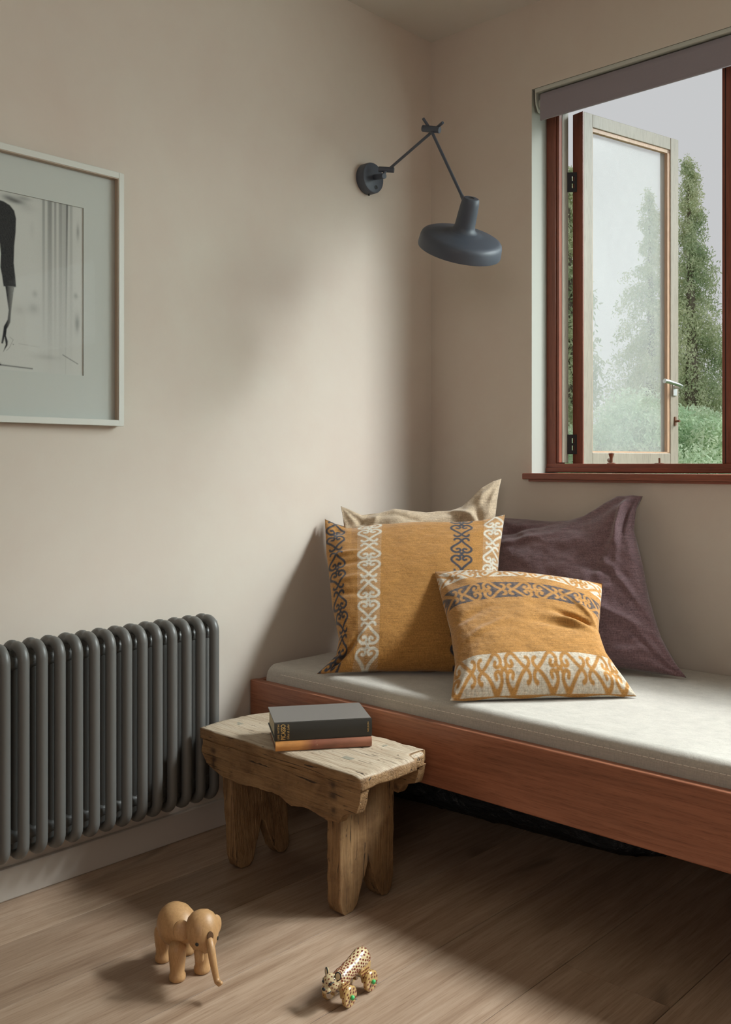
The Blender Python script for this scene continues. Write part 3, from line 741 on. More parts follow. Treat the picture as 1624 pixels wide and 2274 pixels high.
cushion('cushion', 'plum purple linen cushion leaning on the back wall', [(.47, -.29, ZM), tuple(PZ(1526, 1506, ZM)), tuple(PY(1092, 1136, -.055)), tuple(PY(1427, 1101, -.045))], .070, .03, 'purple_linen', k=.04, wr=.008, seed=8.2, group=G, warp=w_plum,
        folds=((.78, .70, 1.3, .40, .045, .016), (.90, .80, 1.2, .3, .03, -.014), (.66, .45, 1.0, .5, .05, .008), (.70, -.05, 2.2, .35, .05, .010), (.60, -.45, 2.7, .40, .05, .010), (.80, -.78, 2.2, .25, .05, -.014), (.62, -.80, .2, .3, .05, .010), (-.6, .72, .3, .4, .04, -.012), (-.55, .55, .25, .4, .05, .008), (.2, -.2, .3, .5, .06, .005), (.45, .1, 2.9, .3, .04, -.006)))
cushion('cushion', 'large mustard cushion with vertical dark and white woven bands', [tuple(PZ(704, 1496, ZM)), (.618, -.440, ZM), tuple(PX(722, 1155, .022)), tuple(PY(1122, 1143, -.155))], .080, .02, 'mustard', pat_big, k=.035, N=400, wr=.004, seed=1.4, group=G, warp=w_big,
        folds=((-.78, -.86, .75, .20, .04, -.020), (-.66, -.80, .9, .25, .05, .012), (-.88, .80, .9, .2, .05, -.012), (-.76, .42, .05, .2, .035, .006), (-.74, .27, 0.1, .22, .035, -.005), (-.72, .05, 0.05, .22, .04, .005), (-.74, -.15, -.1, .2, .04, -.005)))
cushion('cushion', 'small mustard cushion with horizontal white and dark woven bands, in front', [tuple(PZ(1001, 1557, ZM)), tuple(PZ(1414, 1546, ZM)), tuple(PY(966, 1270, -.475)), tuple(PY(1338, 1298, -.275))], .078, .035, 'mustard', pat_small, k=.03, N=400, wr=.004, seed=5.5, group=G, warp=w_small,
        folds=((.55, .06, -.35, .20, .045, -.022), (.46, -.04, -.35, .22, .06, .013), (.72, .22, -.9, .3, .05, .008), (-.72, .05, .5, .25, .05, -.005), (-.6, -.2, .5, .3, .05, .005), (.3, -.1, -.2, .3, .06, -.005)), backmat='cream_cotton')

# ------------------------------------------------------------------ stool
ST = thing('wooden_stool', 'rustic worn wooden bench stool in front of the daybed', 'stool', (.42, -.97, 0))
def rough_box(x0, x1, y0, y1, z0, z1, nx, ny, nz, amp, fn=None, seed=0, rnd=.006):
    bm = bmesh.new()
    bmesh.ops.create_cube(bm, size=1); 
    for axis, n in ((0, nx), (1, ny), (2, nz)):
        for k in range(1, n):
            c = -0.5+k/n; co = [0, 0, 0]; co[axis] = c; no = [0, 0, 0]; no[axis] = 1
            bmesh.ops.bisect_plane(bm, geom=bm.verts[:]+bm.edges[:]+bm.faces[:], plane_co=co, plane_no=no)
    bm.normal_update()
    for v in bm.verts:
        c = v.co; p = Vector((x0+(c.x+.5)*(x1-x0), y0+(c.y+.5)*(y1-y0), z0+(c.z+.5)*(z1-z0)))
        on = [abs(abs(q)-.5) < 1e-4 for q in c]
        if sum(on) >= 2:
            for a in range(3):
                if on[a]: p[a] -= math.copysign(rnd, c[a])*(.6+.6*fbm(p.x*20+seed, p.y*20, p.z*20))
        d = fbm(p.x*14+seed, p.y*14, p.z*14, 4)*amp
        p += v.normal*d
        if fn: p = fn(p)
        v.co = p
    return bm
def bm_obj(name, bm, mat, parent, origin=None, smooth='all'):
    me = bpy.data.meshes.new(name); bmesh.ops.recalc_face_normals(bm, faces=bm.faces); bm.to_mesh(me); bm.free()
    return link(name, me, mat, parent, (0, 0, 0), smooth=smooth)
def top_fn(p):                                       # rounded outer corners, worn ends
    cx, cy = .43, -.968
    dx = (p.x-cx)/.272; dy = (p.y-cy)/.120
    if dx < -.86 and dy > .2: p.x += .035*(dy-.2)**2/.64*1.0; p.y -= .020*(-.86-dx)/.14
    if dx > .9 and dy > .55: p.y -= .02*(dx-.9)/.1; p.x -= .012
    p.z += -.003*max(0, dx)-.0025*max(0, -dy-.5)
    if dx > .93: p.z -= .004*(dx-.93)/.07
    return p
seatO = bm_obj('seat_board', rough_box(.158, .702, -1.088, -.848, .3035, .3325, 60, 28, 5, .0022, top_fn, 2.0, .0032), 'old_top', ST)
apron = [(.165, .3025), (.163, .272), (.18, .247), (.208, .235), (.236, .229), (.308, .225), (.366, .229), (.422, .231), (.447, .229), (.468, .22), (.486, .2165), (.528, .223), (.565, .222), (.597, .2145), (.632, .2155), (.645, .234), (.665, .243), (.684, .248), (.693, .27), (.696, .285), (.699, .3025)]
def poly_solid(poly, fn, t0, t1, amp, seed, sub=.008):
    # densify outline, fill, extrude, roughen
    pts = []
    for i, a in enumerate(poly):
        b = poly[(i+1) % len(poly)]; n = max(1, int(math.hypot(b[0]-a[0], b[1]-a[1])/sub))
        for k in range(n): pts.append((a[0]+(b[0]-a[0])*k/n, a[1]+(b[1]-a[1])*k/n))
    cx = sum(p[0] for p in pts)/len(pts); cz = sum(p[1] for p in pts)/len(pts)
    bm = bmesh.new(); vs_ = []
    for q in pts:
        j = 1+amp*.0*random.random(); vs_.append(bm.verts.new(fn(q[0], q[1], t0)))
    f = bm.faces.new(vs_); r = bmesh.ops.extrude_face_region(bm, geom=[f]); nv = [e for e in r['geom'] if isinstance(e, bmesh.types.BMVert)]
    dlt = Vector(fn(0, 0, t1))-Vector(fn(0, 0, t0)); bmesh.ops.translate(bm, verts=nv, vec=dlt)
    bmesh.ops.triangulate(bm, faces=[f_ for f_ in bm.faces if len(f_.verts) > 4])
    bmesh.ops.recalc_face_normals(bm, faces=bm.faces); bm.normal_update()
    for v in bm.verts: v.co += v.normal*fbm(v.co.x*30+seed, v.co.y*30, v.co.z*30, 3)*amp
    return bm
def stool_part(name, bm, mat):
    o = bm_obj(name, bm, mat, ST, smooth=False); b = o.modifiers.new('bevel', 'BEVEL'); b.width = .003; b.segments = 2; b.limit_method = 'ANGLE'; b.angle_limit = math.radians(50)
    o.data.polygons.foreach_set('use_smooth', [True]*len(o.data.polygons)); o.data.set_sharp_from_angle(angle=math.radians(50)); return o
stool_part('apron', poly_solid(apron, lambda u, v, t: Vector((u, t, v)), -1.083, -1.058, .0025, 1.0), 'old_x')
ap2 = [(.43+(x-.43)*.955, z if z > .3 else z+.012) for x, z in apron]
stool_part('apron', poly_solid(ap2, lambda u, v, t: Vector((u, t, v)), -.882, -.858, .0025, 4.0), 'old_x')
legp = [(-1.0575, .3025), (-1.0575, .18), (-1.0575, .03), (-1.052, .008), (-1.042, .001), (-1.018, .001), (-1.004, .012), (-.992, .04), (-.978, .075), (-.969, .098), (-.960, .088), (-.948, .05), (-.936, .022), (-.922, .004), (-.905, .001), (-.890, .012), (-.885, .04), (-.8825, .18), (-.8825, .3025)]
stool_part('leg_board', poly_solid(legp, lambda u, v, t: Vector((t+(.3-v)*.0, u, v)), .572, .612, .002, 7.0), 'old_z')
stool_part('leg_board', poly_solid([(u, v) for u, v in legp], lambda u, v, t: Vector((t+(.15-v)*.10, u, v)), .216, .250, .002, 11.0), 'old_z')
for cx_, cy_, w_ in ((305, 235, .022), (1050, 460, .026), (1285, 375, .022)):
    p = PZ(430+cx_/3.064, 1530+cy_/3.064, .333)
    bvS = BVHTree.FromPolygons([tuple(v.co) for v in seatO.data.vertices], [tuple(q.vertices) for q in seatO.data.polygons])
    zt = min((bvS.ray_cast(Vector((p.x+a_, p.y+b_, .5)), Vector((0, 0, -1)))[0] or Vector((0, 0, .332))).z for a_ in (-.008, .008) for b_ in (-.006, .006))
    MB().box(p.x-w_/2, p.x+w_/2, p.y-.008, p.y+.008, .322, zt+.0007).build('tenon', 'tenon', ST, bevel=.0006)

# ------------------------------------------------------------------ books
def m_cloth(name, col, r=.6, var=.1):
    s = NT(name); v = s.coords(); n = s.noise(v, 300, 3); return s.done(s.mix(col, tuple(min(1, c*(1+var*3)) for c in col), n), r, s.bump(n, .15, .0005))
M['cover_black'] = m_cloth('black_book_cloth', (.020, .018, .014), .5)
M['cover_top'] = m_cloth('sheen_book_cloth', (.13, .118, .108), .5)  # lighter copy of the black cloth: sky sheen painted into the top board
M['pages'] = m_cloth('book_pages', (.52, .45, .30), .8)
M['gold'] = NT('gold_foil').done((.62, .40, .14), .35, Metallic=.4)
s = NT('worn_tan_leather'); v = s.coords((6, 6, 20)); nz = s.noise(v, 2.2, 5, .6); n3 = s.noise(s.coords(), 90, 4, .7)
tc = s.n('ShaderNodeTexCoord'); sx = s.n('ShaderNodeSeparateXYZ'); s.l(tc.outputs['Object'], sx.inputs[0])
gr = s.ramp(sx.outputs[0], [(0.0, (.64, .29, .08)), (.055, (.58, .25, .07)), (.085, (.24, .080, .045)), (.20, (.33, .13, .075))])
col = s.mix(gr, (.08, .035, .02), s.ramp(nz, [(.48, (0, 0, 0)), (.7, (.45,)*3)])); col = s.mix(col, (.52, .36, .22), s.ramp(n3, [(.66, (0, 0, 0)), (.72, (.7,)*3)]))
M['tan'] = s.done(col, .45, s.bump(n3, .3, .001))
M['tan_board'] = m_cloth('worn_board', (.20, .09, .05), .6)
def book(name, label, O, ang, L_, W_, z0, z1, cov, spine, rounded, page='pages'):
    """O = front-left corner of the spine; spine runs along ang, pages lie to its left"""
    t = thing(name, label, 'book', (O[0], O[1], z0))
    R = Matrix.Rotation(ang, 3, 'Z')
    def part(nm, mb_, mat, par_, bevel=0, smooth=False):
        me = bpy.data.meshes.new(nm); me.from_pydata(mb_.v, [], mb_.f)
        bm = bmesh.new(); bm.from_mesh(me); bmesh.ops.recalc_face_normals(bm, faces=bm.faces); bm.to_mesh(me); bm.free()
        o = link(nm, me, mat, None, (0, 0, 0), smooth=smooth, bevel=bevel); o.parent = par_; 
        if par_ is t: o.rotation_euler = (0, 0, ang)
        return o
    h = z1-z0; b = .0028
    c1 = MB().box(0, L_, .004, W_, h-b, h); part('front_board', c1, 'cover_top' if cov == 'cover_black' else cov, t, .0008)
    c2 = MB().box(0, L_, .004, W_, 0, b); part('back_board', c2, cov, t, .0008)
    sp = MB(); prof = []
    n = 10; dep = rounded
    for k in range(n+1):
        a = k/n; prof.append((.004-dep*math.sin(PI*a)-.003, a*h))
    prof += [(.0075, h), (.0075, 0)]
    sp.prism(prof, lambda u, v, tt: Vector((tt, u, v)), 0, L_); s_o = part('spine', sp, spine, t, 0, True)
    pg = MB().box(.003, L_-.003, .0076, W_-.003, b, h-b); part('page_block', pg, page, t)
    return t, s_o, prof
# black book
o0 = PZ(610, 1607, .3955); o1 = PZ(823, 1592, .3955); ang = math.atan2(o1.y-o0.y, o1.x-o0.x)-math.radians(3.5); Lb = (o1-o0).length
tb, spb, prf = book('book', 'thick black hardback with gold spine lettering, on top of the other book', (o0.x, o0.y), ang, Lb, .150, .3555, .3955, 'cover_black', 'cover_black', .003)
o0b = PZ(613, 1650, .3545)
t2, sp2, _ = book('book', 'worn tan leather book lying beneath the black book', (o0.x+.002, o0.y+.001), ang-.01, Lb-.003, .146, .3335, .3550, 'tan_board', 'tan', .004)
def spine_text(txt, x, size, zc, h, parent, squash=1.0, shear=0.0, bold=0.0):
    cu = bpy.data.curves.new('lettering', 'FONT'); cu.body = txt; cu.size = size; cu.align_x = 'CENTER'; cu.align_y = 'CENTER'; cu.shear = shear; cu.extrude = .00015; cu.offset = bold
    o = bpy.data.objects.new('lettering', cu); COL.objects.link(o)
    dg = bpy.context.evaluated_depsgraph_get(); me = bpy.data.meshes.new_from_object(o.evaluated_get(dg)); bpy.data.objects.remove(o)
    xs_ = [v_.co.x for v_ in me.vertices]; w_ = max(xs_)-min(xs_)
    ys_ = [v_.co.y for v_ in me.vertices]; hh = max(ys_)-min(ys_)
    # text runs upward: local x -> z, local y -> -x (letters turned to the left)
    k = h/w_; k2 = squash/hh
    cx_ = (max(xs_)+min(xs_))/2; cy_ = (max(ys_)+min(ys_))/2
    for v_ in me.vertices:
        lx, ly, lz = v_.co; zz = zc+(lx-cx_)*k; a_ = zz/.040
        v_.co = (x-(ly-cy_)*k2, .001-.003*math.sin(PI*min(max(a_, 0), 1))-.0004-lz, zz)
    ob = link('lettering', me, 'gold', None, (0, 0, 0)); ob.parent = parent; ob['label'] = 'gold foil lettering on the spine'; return ob
spine_text('LIFE WITH', .0085, .008, .0200, .034, spb, .0042)
spine_text('PICASSO', .0190, .016, .0200, .034, spb, .0105, bold=.0002)
spine_text('Gilot & Lake', .0300, .008, .0200, .033, spb, .0052, shear=.4)
spine_text('NELSON', Lb-.009, .008, .0220, .022, spb, .0034)

# ------------------------------------------------------------------ wall lamp
la = thing('wall_lamp', 'charcoal metal wall lamp with jointed arm and wide shade in the corner', 'lamp', (0, -.32, 1.865))
pc = Vector((.0, -.322, 1.866))
mb = MB(); mb.lathe([(.046, 0), (.0475, .003), (.0475, .027), (.0455, .0315), (.042, .033)], pc, (1, 0, 0), 40)
plate = mb.build('wall_plate', 'lamp', la, smooth=True)
sw = pc+Vector((.033, .010, -.028))
mb = MB(); mb.lathe([(.0062, 0), (.0062, .0012), (.0048, .0012), (.0045, .0004)], sw, (1, 0, 0), 16); mb.build('switch', 'black_metal', plate, smooth=True)
mb = MB(); mb.lathe([(.003, -.002), (.003, .004)], pc+Vector((.012, .0, -.048)), (0, 0, -1), 10); mb.build('screw', 'black_metal', plate)
sB = Vector((.033, -.318, 1.868)); sE = Vector((.086, -.332, 1.858))
mb = MB(); mb.tube([sB, sE], .0085, 18); mb.build('bracket_stub', 'lamp', la, smooth=True, bevel=.0008)
J1 = Vector((.082, -.318, 1.8815))
mb = MB(); dj = (RT*.9+FW*-.15+Vector((0, 0, -.10))).normalized(); mb.tube([J1-dj*.024, J1+dj*.024], .0085, 18); mb.tube([Vector((.078, -.329, 1.862)), J1], .005, 10)
mb.build('lower_joint', 'lamp', la, smooth=True, bevel=.0008)
J2 = Vector((.290, -.352, 1.950)); SA = P(1050, 437, 2.587)
J2 = P(958, 286, (Vector((.29, -.352, 0))-Vector((CAM.x, CAM.y, 0))).dot(FW))
r1s = J1+dj*.006; r1d = (J2-RT*0-r1s).normalized()
off1 = (-FW)*.006
mb = MB(); mb.tube([r1s, P(984, 272, (J2-CAM).dot(FW)-.04)], .0043, 12); mb.build('lower_rod', 'lamp', la, smooth=True)
D2 = (J2-CAM).dot(FW)
mb = MB(); mb.tube([P(939, 285, D2-.005), P(977, 289, D2-.03)], .0095, 18); mb.build('elbow_joint', 'lamp', la, smooth=True, bevel=.0008)
e0 = P(940, 263, D2-.014); e1 = P(1027, 437, 2.600)
mb = MB(); mb.tube([e0, P(958, 290, D2-.016), e1], .0043, 12); mb.build('upper_rod', 'lamp', la, smooth=True)
# shade, lathe about a tilted axis
V0 = (P(1022, 545, 2.62)-CAM).normalized(); upv = Vector((0, 0, 1)); upp = (upv-V0*upv.dot(V0)).normalized(); rp = V0.cross(upp).normalized()
ph = math.radians(17)
ax = (math.cos(ph)*(rp*math.sin(math.radians(13.5))+upp*math.cos(math.radians(13.5)))-V0*math.sin(ph)).normalized()
SC = P(1020, 556, 2.60)                               # centre of the rim plane
R_ = .1145; sh = MB()
outer = [(R_, 0), (R_*1.004, .004), (R_*.985, .026), (R_*.965, .033), (R_*.93, .0375), (R_*.85, .0415), (.062, .0475), (.040, .053), (.0305, .060), (.0275, .070), (.0262, .10), (.0245, .128), (.0225, .1415), (.0195, .1445), (.008, .1452)]
inner = [(.008, .1432), (.018, .1425), (.0235, .128), (.0255, .070), (.0285, .058), (.06, .0455), (R_*.84, .038), (R_*.93, .033), (R_*.97, .02), (R_*.985, .002)]
sh.lathe(outer+inner+[(R_, 0)], SC, ax, 64, capS=False, capE=False)
shade = sh.build('lamp_shade', 'lamp', la, smooth=True)
mb = MB(); mb.lathe([(.0075, 0), (.0075, -.004)], SC+ax*.1442, ax, 16); mb.build('cord_hole', 'black_metal', shade)
mb = MB(); mb.lathe([(.013, 0), (.013, .045)], SC+ax*.055, ax, 16); mb.ball(SC+ax*.038, .024, 20, 12); mb.build('bulb', 'lamp_in', shade, smooth=True)
mb = MB(); sk = SC+ax*.115; dd = (sk-e1).normalized(); mb.tube([e1-dd*.004, e1+(sk-e1)*.72], [.0055, .0065], 12)
q = e1+Vector((0, 0, 0)); mb.build('shade_knuckle', 'lamp', la, smooth=True)

# ------------------------------------------------------------------ framed picture
yR = -1.215; yL = -2.05; z0, z1 = 1.065, 1.680; fw_ = .0145; fd = .028
pic = thing('framed_picture', 'white framed black and white photograph of a standing figure on the left wall', 'picture', (0, (yR+yL)/2, z0))
mb = MB(); mb.box(.001, fd, yR-fw_, yR, z0, z1); mb.box(.001, fd, yL, yL+fw_, z0, z1); mb.box(.001, fd, yL+fw_, yR-fw_, z1-fw_, z1); mb.box(.001, fd, yL+fw_, yR-fw_, z0, z0+fw_)
mb.build('frame', 'frame_white', pic, bevel=.001)
mb = MB(); e_ = .002
mb.box(.012, .0265, yR-fw_-e_, yR-fw_, z0+fw_, z1-fw_); mb.box(.012, .0265, yL+fw_, yL+fw_+e_, z0+fw_, z1-fw_); mb.box(.012, .0265, yL+fw_, yR-fw_-e_, z1-fw_-e_, z1-fw_); mb.build('frame_lip', 'frame_edge', pic)
pyR, pz0, pz1 = -1.315, 1.182, 1.580; pyL = -1.93
mb = MB(); ys_ = [yL+fw_, pyL, pyR, yR-fw_]; zs_ = [z0+fw_, pz0, pz1, z1-fw_]
vs_ = [(x, y, z) for x in (.0085, .0110) for z in zs_ for y in ys_]; f = []
for k in (0, 16):
    for j in range(3):
        for i in range(3):
            if (i, j) != (1, 1): a = k+j*4+i; f.append((a, a+1, a+5, a+4))
for a, b in ((5, 6), (6, 10), (10, 9), (9, 5), (0, 3), (3, 15), (15, 12), (12, 0)): f.append((a, b, b+16, a+16))
mb.add(vs_, f); mb.build('mount_board', 'mat', pic)
# the print, painted per vertex on a flat sheet
ny_, nz_ = 540, 300
Yg, Zg = np.meshgrid(np.linspace(pyL, pyR, ny_), np.linspace(pz0, pz1, nz_), indexing='ij')
def c2p(cx_, cy_): p = PX(cx_/3.344, 300+cy_/3.344, .009); return (p.y, p.z)
def poly_mask(pts, soft_=.0012):
    inside = np.zeros(Yg.shape, bool); n = len(pts)
    for i in range(n):
        (x0, y0), (x1, y1) = pts[i], pts[(i+1) % n]
        if y0 == y1: continue
        cnd = ((y0 > Zg) != (y1 > Zg)) & (Yg < (x1-x0)*(Zg-y0)/(y1-y0)+x0); inside ^= cnd
    d = seg_dist(Yg, Zg, list(pts)+[pts[0]]); sd = np.where(inside, -d, d)
    return np.clip(.5-sd/(2*soft_), 0, 1)
def blob(cx_, cy_, ry, rz, rot=0):
    y, z = c2p(cx_, cy_); ca, sa = math.cos(rot), math.sin(rot); a = (Yg-y)*ca+(Zg-z)*sa; b = -(Yg-y)*sa+(Zg-z)*ca
    return np.exp(-(a/ry)**2-(b/rz)**2)
I = np.full(Yg.shape, .56)
tz = (Zg-pz0)/(pz1-pz0)
rng = np.random.RandomState(3)
def vband(cx_, w_, amt, lo=.0, bend=0):
    global I
    y = c2p(cx_, 1000)[0]; I = I-amt*np.clip((tz-lo)/(1-lo), 0, 1)**1.0*np.exp(-((Yg-y-bend*(1-tz))/w_)**4)
vband(325, .0035, .20, .1); vband(372, .006, .24, .0); vband(412, .003, .2, .1); vband(452, .005, .20, .0); vband(480, .004, .12, .0); vband(530, .004, .14, .0); vband(425, .045, .05, -.6)
y = c2p(500, 1000)[0]; I = I-.42*np.clip((tz-.15)*1.2, .12, 1)*np.exp(-((Yg-y+.004*(1-tz))/(.0012+.0014*tz))**2)
I = np.maximum(I, .16)
for cx_, cy_, a, b, am in ((120, 490, .02, .006, .35), (60, 460, .015, .006, .25), (180, 470, .018, .005, .2), (200, 540, .02, .01, .08), (575, 1400, .006, .02, .25), (565, 1195, .005, .006, .2), (580, 720, .004, .018, .22), (250, 1290, .012, .012, .14), (260, 1180, .006, .008, .14), (150, 1300, .015, .010, .07), (350, 1650, .03, .006, .08), (240, 700, .006, .02, .04)):
    I = I-am*blob(cx_, cy_, a, b)
def line(pts, w_, am):
    global I
    I = I-am*np.exp(-(seg_dist(Yg, Zg, [c2p(*p) for p in pts])/w_)**2)
line([(468, 1632), (580, 1700)], .0012, .3); line([(0, 1705), (120, 1720), (242, 1735)], .0015, .4); line([(140, 1548), (295, 1575)], .001, .1); line([(-400, 1650), (0, 1700)], .003, .3)
sleeve = [(-330, 520), (-60, 470), (0, 482), (30, 492), (75, 520), (108, 562), (121, 620), (118, 720), (108, 820), (104, 950), (115, 1050), (121, 1128), (28, 1122), (16, 1040), (4, 980), (8, 880), (0, 800), (-8, 1000), (-20, 1500), (-330, 1500)]
m_ = poly_mask([c2p(*p) for p in sleeve]); fur = .035+.05*np.abs(np.sin(Yg*900+Zg*500+3*np.sin(Zg*300))); I = I*(1-m_)+fur*.7*m_
arm = [(40, 1120), (108, 1124), (92, 1240), (84, 1310), (78, 1390), (64, 1420), (52, 1440), (46, 1490), (60, 1530), (58, 1560), (26, 1608), (44, 1555), (36, 1500), (24, 1548), (10, 1545), (22, 1480), (30, 1420), (58, 1370), (66, 1300), (52, 1200)]
m_ = poly_mask([c2p(*p) for p in arm]); I = I*(1-m_)+(.13+.10*np.sin((Yg-c2p(70, 1200)[0])*160))*m_
line([(75, 1500), (100, 1520), (70, 1580), (50, 1600)], .0008, .2); line([(98, 1552), (102, 1556)], .001, .3)
head = [(-250, 430), (-210, 380), (-100, 380), (-60, 430)]
I = np.clip(I+rng.normal(0, .006, I.shape), .015, .6)
Vp = np.stack([np.full(Yg.shape, .0080), Yg, Zg], -1).reshape(-1, 3)
ii = np.arange(ny_*nz_).reshape(ny_, nz_); Fp = np.stack([ii[:-1, :-1], ii[1:, :-1], ii[1:, 1:], ii[:-1, 1:]], -1).reshape(-1, 4)
me = np_mesh('print', Vp, Fp); at_ = me.color_attributes.new('ink', 'FLOAT_COLOR', 'POINT')
cc = np.ones((ny_*nz_, 4), np.float32); fI = I.reshape(-1); cc[:, 0] = fI*.98; cc[:, 1] = fI*1.0; cc[:, 2] = fI*.93+.004; at_.data.foreach_set('color', cc.ravel())
o = link('print', me, 'print', pic); o['label'] = 'black and white photographic print'
MB().box(.0012, .0078, yL+fw_, yR-fw_, z0+fw_, z1-fw_).build('backing_board', 'mat', pic)
MB().box(.0120, .0135, yL+fw_, yR-fw_, z0+fw_, z1-fw_).build('glazing', 'picture_glass', pic)

# ------------------------------------------------------------------ toy elephant
s = NT('turned_oak'); v = s.coords((60, 60, 14)); n1 = s.noise(v, 3, 5, .6, .6); n2 = s.noise(s.coords((260, 260, 50)), 3, 3)
M['toy_oak'] = s.done(s.mix(s.ramp(n1, [(.3, (.36, .19, .075)), (.5, (.45, .25, .105)), (.7, (.53, .31, .145))]), s.ramp(n2, [(.3, (.34, .18, .07)), (.7, (.54, .32, .15))]), .35), .45)
EL = thing('toy_elephant', 'jointed wooden toy elephant standing on the floor, left of the leopard toy', 'toy', (P(410, 2165, 1.82).x, P(410, 2165, 1.82).y, 0))
fA = PZ(394, 2176, 0); fB = PZ(449, 2158, 0); fC = PZ(362, 2133, 0); fD = fC+(fB-fA)*1.0
hd_ = ((fA-fC)+(fB-fD)).normalized(); sd = (fB-fA).normalized()
def leg(f, hgt, lean, name='leg'):
    prof = [(.0125, 0), (.0150, .002), (.0158, .006), (.0155, .011), (.0135, .015), (.0140, .025), (.0158, hgt*.55), (.0170, hgt*.75), (.0160, hgt*.88), (.011, hgt*.97), (.003, hgt)]
    MB().lathe(prof, (f.x, f.y, 0), (lean.x, lean.y, 1), 24).build(name, 'toy_oak', EL, smooth=True)
leg(fA, .074, Vector((0, 0, 0))); leg(fB, .074, Vector((0, 0, 0)))
leg(fC, .072, Vector((0, 0, 0))); leg(fD, .072, Vector((0, 0, 0)))
bc = P(394, 2053, 1.842)
body_ax = (hd_*1.0+Vector((0, 0, -.18))).normalized()
prof = [(.004, -.044), (.018, -.041), (.029, -.032), (.0355, -.018), (.0375, -.002), (.036, .012), (.031, .024), (.0235, .035), (.017, .043), (.010, .047)]
MB().lathe(prof, bc, body_ax, 36).build('body', 'toy_oak', EL, smooth=True)
hc = P(450, 2066, 1.772)
hax = (hd_*.38+Vector((0, 0, -1))).normalized()
prof = [(.004, -.0365), (.014, -.034), (.0225, -.027), (.0275, -.016), (.029, -.004), (.028, .008), (.0245, .020), (.019, .030), (.012, .037), (.004, .0395)]
headO = MB().lathe(prof, hc, hax, 36, xdir=tuple(sd), sq=(1.05, 1.0)).build('head', 'toy_oak', EL, smooth=True)
nk = MB(); nk.tube([bc+body_ax*.03, hc-hd_*.008+Vector((0, 0, -.004))], [.019, .018], 18); nk.build('neck', 'toy_oak', EL, smooth=True)
# ears: rounded thick discs behind the head
for s_ in (-1, 1):
    ec = hc-hd_*.016+sd*(s_*.028)+Vector((0, 0, .004))
    if s_ < 0: ec = P(403, 2066, 1.774)
    else: ec = P(478, 2053, 1.80)
    ax_ = (hd_*.80+sd*(s_*.45)+Vector((0, 0, .12))).normalized() if s_ > 0 else (hd_*.95-sd*.45+Vector((0, 0, .25))).normalized()
    MB().lathe([(.004, -.0055), (.013, -.0055), (.0165, -.003), (.0172, 0), (.0165, .003), (.013, .0055), (.004, .0055)], ec, ax_, 28, xdir=(0, 0, 1), sq=(1.05, .92)).build('ear', 'toy_oak', EL, smooth=True)
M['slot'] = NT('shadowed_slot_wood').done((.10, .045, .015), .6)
hs, hn_ = hit(headO, (0, 0, 0), 467, 2080)
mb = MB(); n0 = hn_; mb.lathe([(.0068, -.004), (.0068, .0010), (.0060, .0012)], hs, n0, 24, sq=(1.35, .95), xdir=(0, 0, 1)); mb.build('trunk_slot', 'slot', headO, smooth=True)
D0 = (hs-CAM).dot(FW)
tp = [P(465, 2084, D0+.006), P(466, 2090, D0-.003), P(469, 2106, D0-.009), P(472, 2128, D0-.014), P(476, 2150, D0-.017), P(480, 2170, D0-.018), P(483, 2180, D0-.020), P(487, 2184, D0-.025), P(492, 2182.5, D0-.030)]
mb = MB(); mb.tube(tp, [.0060, .0066, .0074, .0070, .0062, .0056, .0057, .0052, .0030], 16); mb.build('trunk', 'toy_oak', EL, smooth='all')
mb = MB(); q0 = P(443, 2106, D0+.004); q1 = P(444, 2137, D0-.002); dq = (q1-q0); mb.tube([q0, q0+dq*.4, q0+dq*.8, q0+dq*.95, q1], [.0080, .0084, .0080, .0062, .0020], 14); mb.build('lower_jaw', 'toy_oak', EL, smooth='all')
hA, nA = hit(headO, (0, 0, 0), 437.5, 2097.5)
MB().lathe([(.0034, -.003), (.0034, .0006), (.0024, .0012)], hA, nA, 16).build('eye', 'cover_black', headO, smooth=True)
hB = hA-sd*2*(hA-hc).dot(sd); nB = nA-sd*2*nA.dot(sd)
MB().lathe([(.0034, -.003), (.0034, .0006), (.0024, .0012)], hB, nB, 16).build('eye', 'cover_black', headO, smooth=True)
MB().tube([bc-body_ax*.042, bc-body_ax*.052+Vector((0, 0, -.02))], [.003, .002], 8).build('tail', 'toy_oak', EL, smooth=True)

# ------------------------------------------------------------------ toy leopard on wheels
def m_spots(name, base, spot, scale, thr):
    s = NT(name); vo = s.n('ShaderNodeTexVoronoi'); vo.inputs['Scale'].default_value = scale; vo.inputs['Randomness'].default_value = .55
    s.l(s.coords(), vo.inputs['Vector']); m_ = s.ramp(vo.outputs['Distance'], [(thr-.03, (1, 1, 1)), (thr+.03, (0, 0, 0))])
    return s.done(s.mix(base, spot, m_), .22, Coat_Weight=.6, Coat_Roughness=.1)
M['spots'] = NT('lacquered_pale_yellow').done((.60, .47, .27), .22, Coat_Weight=.6, Coat_Roughness=.1)
M['spots2'] = NT('lacquered_ochre').done((.50, .32, .12), .25, Coat_Weight=.5, Coat_Roughness=.1)
M['spot_red'] = NT('painted_rust_spot').done((.17, .032, .018), .3)
M['raw'] = NT('bare_lacquered_wood').done((.36, .20, .06), .4)
M['green'] = NT('green_bead_paint').done((.06, .48, .14), .35)
M['ink'] = NT('black_brush_paint').done((.015, .017, .018), .35)
wF = PZ(779, 2237, 0); wB = PZ(826, 2201, 0)
fwd = (wF-wB).normalized(); lat = Vector((-fwd.y, fwd.x, 0))
if lat.dot(RT) < 0: lat = -lat                       # lat points to the camera's right
LP = thing('toy_leopard', 'spotted wooden toy leopard on four wheels, right of the elephant toy', 'toy', ((wF.x+wB.x)/2, (wF.y+wB.y)/2, 0))
halfw = .027
mid = (wF+wB)/2-lat*.0255
